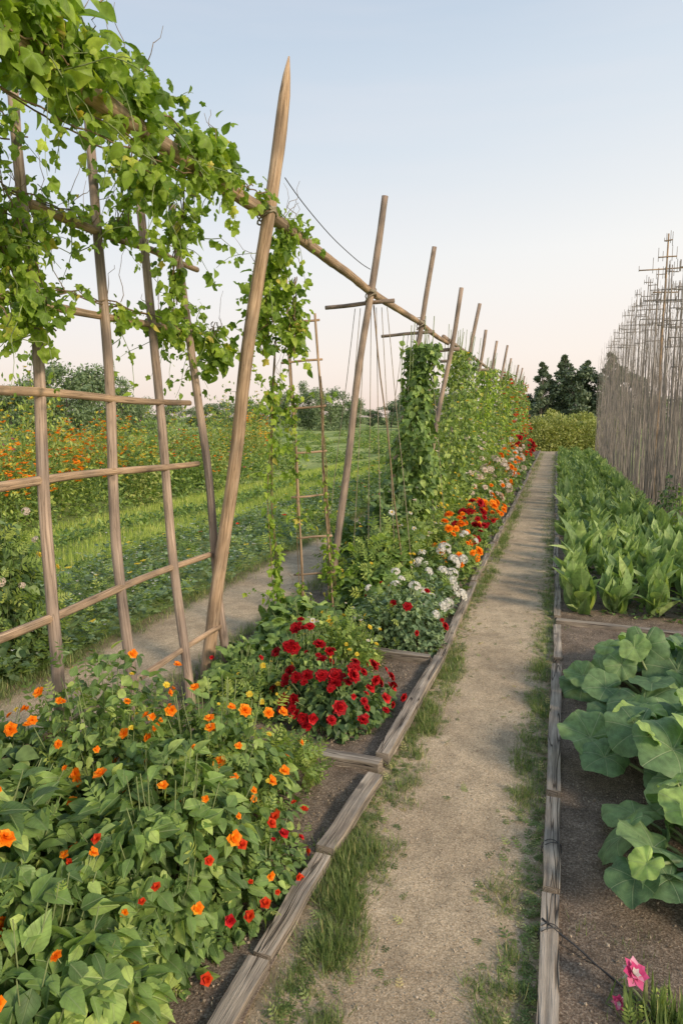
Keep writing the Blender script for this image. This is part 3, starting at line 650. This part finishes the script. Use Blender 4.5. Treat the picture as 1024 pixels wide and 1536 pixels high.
# ------------------------------------------------------------------ leafy upright greens
def greens(n, h, Ts, w):
    mb = MB(); a = rng.uniform(0, 6.283, n); q = rng.random(n)
    A = np.stack([np.cos(a) * (.1 + .75 * q), np.sin(a) * (.1 + .75 * q), np.ones(n)], 1) + rng.normal(0, .1, (n, 3))
    N = np.stack([np.cos(a), np.sin(a), np.full(n, .6)], 1) * np.where(rng.random((n, 1)) < .6, 1, -1) + rng.normal(0, .35, (n, 3))
    P = np.stack([np.cos(a) * .03, np.sin(a) * .03, rng.uniform(0, .16, n)], 1)
    idx = rng.integers(0, 3, n)
    S = h * rng.uniform(.35, 1.05, n) * (1 - .25 * q)
    for k in range(3):
        m = idx == k
        if m.any(): inst(mb, Ts[k], P[m], A[m], N[m], np.stack([S[m] * w, S[m], S[m] * .8], 1), 'lance')
    return mb.build('leafy_green')
GV = [greens(24, .33, T_LANCE, 1.05) for _ in range(12)]
GF = [greens(30, .30, [T_strip(4, .36, .25, .4, .85)] * 3, 1.1) for _ in range(4)]
cnt = 0; yy = 5.75
while yy < 30 and cnt < 295:
    near = yy < 12; step = .30 if yy < 9 else (.36 if near else .5)
    x = .24
    while x < (1.72 if yy < 9.6 else 1.55):
        if cnt < 295:
            me = (GV if near else GF)[rng.integers(0, 12 if near else 4)]
            o = top('leafy_green', me, (x + R(-.04, .04), yy + R(-.05, .05), .01), 'upright clump of broad pointed green leaves on soil', 'leafy green', 'leafy greens in the vegetable bed')
            o.rotation_euler = (R(-.12, .12), R(-.12, .12), R(0, 6.28)); s = R(.75, 1.2) * (1.1 if yy < 7.5 else .95 if near else 1.1); o.scale = (s, s, s); cnt += 1
        x += step
    yy += step
mb = MB(); n = 9000; Y = 9.5 + 23 * rng.random(n) ** 1.1; X = rng.uniform(.14, 1.62, n)
A = rng.normal(0, .8, (n, 3)) * [1, 1, .3] + [0, 0, 1]
inst(mb, T_strip(4, .38, .25, .4, .85), np.stack([X, Y, np.full(n, .01)], 1), A, rng.normal(0, 1, (n, 3)) + [0, 0, .3], rng.uniform(.06, .2, n), 'lance')
n = 1800; Y = 5.6 + 4 * rng.random(n); X = rng.uniform(.14, 1.62, n)
inst(mb, T_OV[0], np.stack([X, Y, rng.uniform(.01, .05, n)], 1), rng.normal(0, 1, (n, 3)) * [1, 1, .3] + [0, 0, .4], rng.normal(0, .4, (n, 3)) + [0, 0, 1], rng.uniform(.03, .06, n), 'dark')
solo('low_greens', mb, (0, 0, 0), 'low mass of green leaves filling the vegetable bed', 'ground cover', kind='stuff')

# ------------------------------------------------------------------ cane fence + stakes
fe = top('cane_fence', None, (1.78, 10, 0), 'tall irregular screen of dry grey canes standing beside the vegetable bed', 'fence')
def fh(y): return np.interp(y, [9.4, 11, 13, 16, 20, 26, 33], [2.4, 2.85, 3.3, 3.7, 3.85, 3.8, 3.7])
mb = MB(); yc = 9.4; n = 0
while yc < 33:
    h = fh(yc) * (R(.45, 1.0) if R(0, 1) < .75 else R(1.0, 1.2)); x = 1.84 + R(-.18, .18)
    tube(mb, line((x, yc, 0), (x + R(-.06, .06), yc + R(-.14, .14), h), 5, .016), np.array([.009, .008, .0065, .005, .003]) * R(.4, 1.1), 'cane', 4, cap=False, tint=R(0, 1))
    yc += .031 if yc < 16 else .045; n += 1
part('cane', mb, fe, kind='stuff')
mb = MB()
for i in range(3000):
    y0 = 9.4 + 23 * rng.random() ** 1.4; z0 = R(.1, 1.08) * fh(y0); a = np.array([1.84 + R(-.18, .18), y0, z0])
    tube(mb, line(a, a + [R(-.08, .08), R(-.12, .12), R(.06, .22)], 3, .01), .0027, 'cane', 3, cap=False)
part('twig', mb, fe, kind='stuff')
for z in (.7, 1.9):
    mb = MB(); tube(mb, line((1.9, 9.5, z), (1.9, 32.8, z), 30, .012), .008, 'cane', 6); part('rail', mb, fe)
for (y, h) in [(10.2, 3.2), (10.6, 3.5), (11.1, 3.75), (11.6, 3.4), (12.2, 4.05), (12.8, 3.8), (13.4, 4.2), (14.4, 4.95), (13.9, 4.3), (15.2, 4.5), (15.7, 4.2), (16.4, 4.5), (17.2, 4.7), (18.2, 4.4), (19.4, 4.8), (20.8, 4.6), (22.5, 4.7), (24, 4.5), (26, 4.6), (28.5, 4.4)]:
    e = top('tall_stake', None, (1.83, y, 0), 'tall thin dry stake with short crosspieces rising above the cane screen', 'stake', 'tall stakes along the cane screen')
    big_ = h > 4.9
    mb = MB(); tube(mb, line((1.83, y, 0), (1.83 + R(-.05, .05), y, h), 10, .012), np.linspace(.036 if big_ else .020, .014 if big_ else .009, 10), 'wood' if big_ else 'cane', 6, .05); part('pole', mb, e)
    for k, z in enumerate((h - .12, h - .42, h - .62, h - 1.05)):
        w = [.09, .16, .45 if big_ else .26, .2][k] * R(.6, 1.1); mb = MB()
        tube(mb, line((1.83 - w, y, z + R(-.01, .01)), (1.83 + w, y + R(-.05, .05), z), 5, .003), .013 if big_ else .009, 'wood' if big_ else 'cane', 5)
        for s in (-1, -.5, .5, 1): tube(mb, line((1.83 + s * w, y, z - R(0, .1)), (1.83 + s * w, y, z + R(.05, .22)), 3), .005, 'cane', 4)
        part('crosspiece', mb, e)
mb = MB(); bush(mb, (1.60, 9.3, 0), .2, .6, .8, 700, T_OV, .06, 'fine'); bush(mb, (1.66, 11.0, 0), .2, .6, .8, 500, T_OV, .06, 'dark')
solo('weedy_shrub', mb, (1.62, 9.3, 0), 'small weedy shrub at the foot of the cane screen', 'shrub')

# ------------------------------------------------------------------ grass, ground cover, pebbles (stuff)
def blades(mb, P, size, mat='grass', lean=.5, w=1.0):
    n = len(P); a = rng.uniform(0, 6.283, n); l = rng.uniform(.1, 1, n) * lean
    A = np.stack([np.cos(a) * l, np.sin(a) * l, np.ones(n)], 1); N = np.stack([np.cos(a), np.sin(a), np.full(n, .1)], 1)
    S = size * rng.uniform(.5, 1.2, n); inst(mb, T_BLADE, P, A, N, np.stack([S * w, S, S], 1), mat)
def tufts(mb, x0, x1, y0, y1, nt, nb, size, mat='grass', spread=.022, clusters=0):
    yt = y0 + (y1 - y0) * rng.random(nt) ** 1.3; xt = rng.uniform(x0, x1, nt)
    if clusters:
        cy = y0 + (y1 - y0) * rng.random(clusters) ** 1.2; ce = rng.uniform(0, 1, clusters); ci = rng.integers(0, clusters, nt)
        yt = cy[ci] + rng.normal(0, .09 + .012 * cy[ci], nt); xm = (x0 + x1) / 2
        xt = xm + (x1 - x0) * (ce[ci] - .5) * .6 + rng.normal(0, (x1 - x0) * .22, nt)
    k = np.repeat(np.arange(nt), nb); sz = rng.uniform(.4, 1.3, nt)[k]
    P = np.stack([xt[k] + rng.normal(0, spread, len(k)), yt[k] + rng.normal(0, spread, len(k)), np.full(len(k), .01)], 1)
    n = len(P); a = rng.uniform(0, 6.283, n); l = rng.uniform(.3, 3.0, n)
    A = np.stack([np.cos(a) * l, np.sin(a) * l, np.ones(n)], 1); N = np.stack([np.cos(a), np.sin(a), np.full(n, .1)], 1)
    S = size * sz * rng.uniform(.5, 1.2, n); inst(mb, T_BLADE, P, A, N, np.stack([S * 1.4, S, S], 1), mat)
mb = MB()
tufts(mb, -.69, -.50, 1.0, 2.6, 170, 50, .052, clusters=10); tufts(mb, -.64, -.52, 2.75, 4.4, 110, 50, .046, clusters=10); tufts(mb, -.64, -.54, 4.4, 12, 260, 30, .05, clusters=26); tufts(mb, -.64, -.53, 10, 31, 340, 20, .065, spread=.05)
tufts(mb, -.69, -.62, 1.0, 6, 170, 30, .040)
tufts(mb, -.14, .01, 1.2, 2.4, 110, 50, .044, clusters=7); tufts(mb, -.11, .02, 2.3, 4.5, 90, 45, .042, clusters=10); tufts(mb, -.07, .03, 4, 9, 120, 34, .042, clusters=18); tufts(mb, -.07, .03, 9, 30, 280, 18, .055, spread=.05)
tufts(mb, .08, .35, 1.2, 2.2, 16, 20, .04); tufts(mb, .1, 1.6, 4.5, 5.3, 14, 14, .05)
tufts(mb, -3.05, -2.9, 2.5, 14, 380, 26, .07, spread=.05); tufts(mb, -2.15, -2.0, 2.5, 14, 300, 26, .07, spread=.05)
n = 3000; Y = 1.2 + 8 * rng.random(n) ** 1.7; X = np.where(rng.random(n) < .45, -.66 + rng.exponential(.05, n), .02 - rng.exponential(.05, n))
inst(mb, T_PIN[1], np.stack([X, Y, np.full(n, .012)], 1), rng.normal(0, 1, (n, 3)) * [1, 1, .1] + [0, 0, .4], np.tile([[0, 0, 1.]], (n, 1)), rng.uniform(.02, .052, n), 'grass')
solo('grass', mb, (0, 0, 0), 'tufts of green grass and weeds along the path edges', 'grass', kind='stuff')
mb = MB()
X = rng.uniform(-6.9, -4.6, 52000); Y = 3 + 20 * rng.random(52000) ** 1.3; keep = (np.abs(X + 5.7 + .15 * np.sin(Y)) > .18) | (rng.random(52000) < .25)
P = np.stack([X, Y, np.zeros(52000)], 1)[keep]; blades(mb, P, .09, 'lawn', .9, 2.4)
solo('lawn_grass', mb, (0, 0, 0), 'bright green short grass in the strip between beds', 'grass', kind='stuff')
mb = MB()
n = 16000; X = rng.uniform(-4.65, -3.0, n); Y = 2 + 20 * rng.random(n) ** 1.3; hz = .20 * (.5 + .5 * np.sin(X * 5 + np.sin(Y * 2)) * np.sin(Y * 3 + X)) + .06
P = np.stack([X, Y, hz * rng.random(n) + .01], 1)
inst(mb, T_PIN[1], P[:6000], np.stack([rng.normal(0, 1, 6000), rng.normal(0, 1, 6000), rng.uniform(0, 1.2, 6000)], 1), np.tile([[0, 0, 1.]], (6000, 1)), rng.uniform(.06, .16, 6000), 'fine')
inst(mb, T_OV[0], P, np.stack([rng.normal(0, 1, n), rng.normal(0, 1, n), rng.uniform(-.1, .8, n)], 1), np.stack([rng.normal(0, .4, n), rng.normal(0, .4, n), np.ones(n)], 1), rng.uniform(.03, .075, n), 'blue')
m_ = 900; q = rng.integers(0, n, m_); petals_in(mb, P[q] + [0, 0, .10], .016, 'white', 5); q = rng.integers(0, n, 80); petals_in(mb, P[q] + [0, 0, .12], .03, 'yellow', 5); q = rng.integers(0, n, 30); petals_in(mb, P[q] + [0, 0, .12], .03, 'scarlet', 5)
n = 4000; Y = 3 + 22 * rng.random(n) ** 1.3; X = -5.7 - .15 * np.sin(Y) + rng.normal(0, .11, n)
inst(mb, T_LOW, np.stack([X, Y, rng.uniform(.01, .17, n)], 1), rng.normal(0, 1, (n, 3)) + [0, 0, .4], rng.normal(0, .5, (n, 3)) + [0, 0, 1], rng.uniform(.05, .11, n), 'bean')
solo('ground_cover', mb, (0, 0, 0), 'low blue green ground cover speckled with tiny white flowers', 'ground cover', kind='stuff')
ico = nrm(np.array([(0, 0, 1), (1, 0, 0), (0, 1, 0), (-1, 0, 0), (0, -1, 0), (0, 0, -1)], float))
icoF = np.array([(0, 1, 2), (0, 2, 3), (0, 3, 4), (0, 4, 1), (5, 2, 1), (5, 3, 2), (5, 4, 3), (5, 1, 4)])
TP = (ico, [icoF], ico[:, :2].copy())
M['pebble'] = petal_mat('pebble_stone', [(0, G(.25, .19, .13)), (.5, G(.45, .35, .24)), (1, G(.64, .54, .41))], 0.0)
mb = MB(); n = 12000
P = np.stack([rng.uniform(-.78, .1, n), 1.0 + 6 * rng.random(n) ** 1.6, np.full(n, .015)], 1)
inst(mb, TP, P, rng.normal(0, 1, (n, 3)), rng.normal(0, 1, (n, 3)), .0012 + .0034 * rng.random((n, 3)) ** 3, 'pebble')
n = 5000; P = np.stack([np.where(rng.random(n) < .5, rng.uniform(.1, 1.6, n), rng.uniform(-1.5, -.75, n)), 1.0 + 5 * rng.random(n) ** 1.5, np.full(n, .035)], 1)
inst(mb, TP, P, rng.normal(0, 1, (n, 3)), rng.normal(0, 1, (n, 3)), .002 + .005 * rng.random((n, 3)) ** 2, 'pebble', rng.random(n) * .6)
solo('gravel', mb, (0, 0, 0), 'loose small pebbles on path and soil', 'gravel', kind='stuff', smooth=False)

# ------------------------------------------------------------------ bottom right details
e = top('pink_flower_plant', None, (.34, 1.74, 0), 'low weed with one pink and white trumpet flower on soil', 'flower')
mb = MB(); P = np.array([[.34, 1.74, .02]]) + rng.normal(0, .05, (160, 3)) * [1, .8, .3]; P[:, 2] = np.abs(P[:, 2]); blades(mb, P, .10, 'grass', 1.2, 2.2)
inst(mb, T_PIN[0], P[:60], rng.normal(0, 1, (60, 3)) + [0, 0, .8], rng.normal(0, .3, (60, 3)) + [0, 0, 1], .06, 'fine'); part('foliage', mb, e)
mb = MB(); tube(mb, line((.34, 1.74, .02), (.25, 1.80, .08), 8, .006), .0035, 'stem', 6); part('stem', mb, e)
put_blossom(e, 'pink', (.255, 1.80, .12), .042, (.5, -.4, .8)); put_blossom(e, 'pink', (.225, 1.77, .055), .024, (-.3, -.9, .2))
mb = MB(); tube(mb, np.concatenate([line((.02, 2.02, .06), (.18, 1.9, .035), 8, .004), line((.19, 1.89, .035), (.5, 1.62, .035), 12, .006)]), .003, 'wire', 6)
solo('irrigation_hose', mb, (.1, 1.9, 0), 'thin black hose lying on the soil beside the edging timber', 'hose')
for yy in (1.98, 2.42):
    mb = MB(); a = np.linspace(0, 6.283, 20)
    for k in range(2): tube(mb, np.stack([.045 + .035 * np.cos(a), yy + .02 * np.sin(a * 1 + k * 2) + k * .008, .035 + .029 * np.sin(a)], 1), .0016, 'wire', 5, cap=False)
    solo('wire_tie', mb, (.04, yy, 0), 'dark wire tied round the weathered edging timber', 'wire')

# ------------------------------------------------------------------ background rows & flower border
def bgplant(h, r, n, mats, flw, low=T_LOW, size=.09, lumpy=.5):
    mb = MB()
    for m in mats: bush(mb, (0, 0, 0), r, r, h, n // len(mats), [low], size, m, lumpy=lumpy, up=.4)
    for i in range(18):
        a = R(0, 6.28); q = R(0, .8) * r; z1 = h * R(.9, 1.3); p = line((q * math.cos(a) * .6, q * math.sin(a) * .6, h * .3), (q * math.cos(a), q * math.sin(a), z1), 5, .02)
        inst(mb, low, p[1:], rng.normal(0, .5, (4, 3)) + [0, 0, .7], rng.normal(0, 1, (4, 3)), size * R(.7, 1.1), mats[0])
    for key, k, rr in flw:
        P, d = surf((0, 0, 0), r, r, h, k, .45); petals_in(mb, P, rr, key, 6)
    return mb.build('border_plant')
FB = [bgplant(1.35, .55, 1100, ['fine', 'bean'], [('orange', 40, .06), ('yellow', 60, .05)]), bgplant(1.05, .5, 1000, ['fine'], [('yellow', 90, .055), ('peach', 14, .045)]),
      bgplant(1.5, .5, 1100, ['fine', 'fine'], [('orange', 55, .06), ('yellow', 40, .05)]), bgplant(1.1, .55, 1000, ['bean'], [('pink', 6, .045), ('white', 16, .045), ('yellow', 30, .05)]), bgplant(1.65, .42, 1000, ['fine', 'dry'], [('yellow', 40, .05)]), bgplant(1.2, .6, 1100, ['fine', 'bean'], [('orange', 10, .05)])]
for row, x0 in enumerate((-7.3, -8.2, -9.2, -10.4)):
    yy = 4.5 + row * .3
    while yy < 15 + row * 3:
        o = top('border_flower_plant', FB[rng.integers(0, 6)], (x0 + R(-.35, .35), yy, 0), 'tall bushy border plant with orange and yellow flowers', 'flowering plant', 'tall flowering plants in the far border')
        s = R(.7, 1.15); o.scale = (s, s, s * R(.85, 1.25)); o.rotation_euler = (0, 0, R(0, 6.28)); yy += R(.55, .95)
SB = [bgplant(.5, .7, 700, ['fine', 'bean'], [('white', 6, .04)], size=.11), bgplant(.7, .6, 700, ['bean', 'fine'], [], size=.12), bgplant(.4, .75, 600, ['fine'], [('yellow', 10, .04)], size=.11), bgplant(.9, .8, 800, ['bean', 'fine'], [('orange', 6, .05)], size=.13)]
for x0 in (-3.7, -5.2, -7.6, -10, -13, -16.5, -21, -26):
    yy = (14 if x0 < -5.5 else 22) + R(0, 1) if x0 < -4.5 else 9.5
    while yy < 60:
        if -x0 / yy < 1.05:
            o = top('field_shrub', SB[rng.integers(0, 4)], (x0 + R(-.4, .4), yy, 0), 'low green shrub in a field crop row', 'shrub', 'shrubs in the crop rows')
            s = R(.55, 1.0) * (1 + yy / 90); o.scale = (s, s, s * R(.5, .75)); o.rotation_euler = (0, 0, R(0, 6.28))
        yy += R(1.2, 2.4) * (1 + yy / 30)
for (x, y, s) in [(-.8, 34, 1.0), (.3, 34.5, 1.08), (1.4, 35, 1.0), (-2.0, 36, 1.05), (2.6, 37, 1.1), (-.2, 37, 1.2), (1.2, 38, 1.25)]:
    mb = MB(); bush(mb, (x, y, 0), 1.15, 1.0, 1.75 * s, 5200, [T_LOW], .13, 'dry', droop=-.2, lumpy=.22, inner=.3)
    solo('rounded_shrub', mb, (x, y, 0), 'rounded yellow green shrub closing off the path', 'shrub', 'rounded shrubs beyond the path')

def tree(h, r, n, mat, cone=False, leaf=.32, z0=.16):
    mb = MB(); tk = MB(); tube(tk, line((0, 0, 0), (R(-.1, .1), 0, h * (.95 if cone else .6)), 8, .06), np.linspace(.02, .004 if cone else .008, 8) * h, 'bark', 7, .05)
    ncl = 60 if cone else 30
    for i in range(ncl):
        if cone: z = h * (.04 + .95 * i / ncl); rr = r * (1.0 - z / h * .97) ** .8 * R(.3, 1.15)
        else: z = h * R(z0, .92); rr = r * math.sqrt(max(.05, 1 - ((z / h - .45) / .55) ** 2)) * R(.3, 1.0)
        a = R(0, 6.283); c = np.array([rr * math.cos(a) * .8, rr * math.sin(a) * .8, z]); cr = r * R(.22, .42) * (1 if not cone else .85 * (1.15 - z / h))
        k = n // ncl; d = nrm(rng.normal(0, 1, (k, 3))); P = c + d * cr * rng.random((k, 1)) ** .4 * [1, 1, .8]
        A = rng.normal(0, 1, (k, 3)) + ([0, 0, 1.2] if cone else [0, 0, 0])
        inst(mb, T_DIA, P, A, d + [0, 0, .5], leaf * rng.uniform(.5, 1.3, k), mat, np.clip(rng.normal(.3 + .4 * R(0, 1), .2, k), 0, 1))
        if i % 4 == 0: tube(tk, line((0, 0, z * .55), c, 5, .05), np.linspace(.006, .002, 5) * h, 'bark', 5, cap=False)
    return tk.build('trunk'), mb.build('crown')
TV = [tree(6.0, 2.6, 4800, 'tree', leaf=.27, z0=.06), tree(6.5, 2.4, 4800, 'tree', leaf=.27, z0=.08), tree(5.0, 3.0, 4800, 'tree', leaf=.27, z0=.05), tree(7, 2.1, 5400, 'pine', True, .26), tree(6.2, 1.9, 4500, 'pine', leaf=.26, z0=.08)]
def place_tree(v, x, y, s, lab, cat='tree', sz=1.0):
    e = top('tree', None, (x, y, 0), lab, cat, 'trees along the field edge'); e.scale = (s * sz, s * sz, s); e.rotation_euler = (0, 0, R(0, 6.28))
    for nm, me in zip(('trunk', 'crown'), TV[v]):
        o = bpy.data.objects.new(nm, me); COL.objects.link(o); o.parent = e
DT = 'broad leafy green tree at the field edge'
def pol(ang, D): return D * math.sin(math.radians(ang)), D * math.cos(math.radians(ang))
for ang, D, v, s in [(-43, 62, 0, .7), (-41, 60, 1, .85), (-39, 60, 2, 1.15), (-37, 62, 0, 1.0), (-35.3, 64, 1, .8), (-33.5, 66, 2, .65), (-22, 80, 0, .75), (-20, 82, 1, .9), (-18.3, 80, 2, .95), (-16.5, 84, 0, .7), (-11.5, 80, 1, .8), (-10, 84, 0, .95), (-8, 82, 2, .9)]:
    x, y = pol(ang, D); place_tree(v, x, y, s, DT)
for ang in np.arange(-62, 22, 1.4):
    x, y = pol(ang + R(-.5, .5), R(98, 118)); place_tree(int(rng.integers(0, 3)), x, y, R(.35, .85), DT, sz=1.7)
for ang, D, s, v in [(-2.4, 62, .62, 4), (-1.2, 60, .86, 3), (-.4, 63, .8, 4), (.4, 62, .96, 3), (1.2, 60, 1.0, 4), (2.0, 63, .9, 3), (2.8, 62, .98, 4), (3.8, 60, .95, 3), (5, 64, 1.0, 4), (-3.5, 66, .55, 4)]:
    x, y = pol(ang, D); place_tree(v, x, y, s, 'dark evergreen tree beyond the cane screen', sz=1.15)

# ------------------------------------------------------------------ world, sun, camera
w = bpy.data.worlds.new('World'); SC.world = w; w.use_nodes = True; nt = w.node_tree; nt.nodes.clear()
SUN_EL, SUN_AZ = 27, 118
sky = nt.nodes.new('ShaderNodeTexSky'); sky.sky_type = 'NISHITA'; sky.sun_disc = False
sky.sun_elevation = math.radians(SUN_EL); sky.sun_rotation = math.radians(SUN_AZ)
b1 = nd(nt, 'Background', i_Color=sky.outputs[0], i_Strength=.12)
tc = nd(nt, 'TexCoord'); sx = nd(nt, 'SeparateXYZ', i_0=tc.outputs['Generated'])
gx = math_(nt, 'ADD', math_(nt, 'MULTIPLY', sx.outputs[0], .5), .62)
cA = ramp(nt, sx.outputs[2], [(0.0, (.84, .67, .61)), (.07, (.90, .79, .74)), (.17, (.82, .82, .83)), (.34, (.56, .67, .79)), (.60, (.34, .47, .65)), (1, (.30, .42, .62))])
cB = ramp(nt, sx.outputs[2], [(0.0, (.98, .78, .67)), (.09, (1.08, .95, .83)), (.22, (1.10, 1.05, .97)), (.42, (.82, .88, .93)), (.60, (.48, .61, .77)), (1, (.32, .46, .67))])
cl = nd(nt, 'TexNoise', i_Vector=nd(nt, 'Mapping', i_Vector=tc.outputs['Generated'], i_Scale=(1.5, 1.5, 12)).outputs[0], i_Scale=1.5, i_Detail=4.0)
cc = mixc(nt, ramp(nt, gx, [(0.1, 0.0), (.95, 1.0)]), cA, cB)
cc = mixc(nt, math_(nt, 'MULTIPLY', ramp(nt, cl.outputs[0], [(.45, 0.0), (.75, 1.0)]), .16), cc, (1, .90, .88))
b2 = nd(nt, 'Background', i_Color=cc, i_Strength=1.06)
mx = nd(nt, 'MixShader', i_0=.87); nt.links.new(b1.outputs[0], mx.inputs[1]); nt.links.new(b2.outputs[0], mx.inputs[2])
ow = nt.nodes.new('ShaderNodeOutputWorld'); nt.links.new(mx.outputs[0], ow.inputs[0])
sl = bpy.data.lights.new('sun', 'SUN'); sl.energy = 3.2; sl.angle = math.radians(11); sl.color = (1, .83, .64)
so = bpy.data.objects.new('sun', sl); COL.objects.link(so)
el, az = math.radians(SUN_EL), math.radians(SUN_AZ)
sd = Vector((math.cos(el) * math.sin(az), math.cos(el) * math.cos(az), math.sin(el)))
so.rotation_euler = sd.to_track_quat('Z', 'Y').to_euler(); so.location = (20, -10, 20)
cam = bpy.data.cameras.new('camera'); cam.sensor_fit = 'VERTICAL'; cam.sensor_height = 36; cam.lens = 24; cam.clip_end = 4000; cam.clip_start = .05
co = bpy.data.objects.new('camera', cam); COL.objects.link(co); co.location = (0, 0, 1.6)
co.rotation_euler = (math.radians(90 - 7.95), 0, math.radians(17.35)); SC.camera = co
SC.view_settings.view_transform = 'Standard'; SC.view_settings.look = 'None'; SC.view_settings.exposure = 0
print('verts', sum(len(m.vertices) for m in bpy.data.meshes))
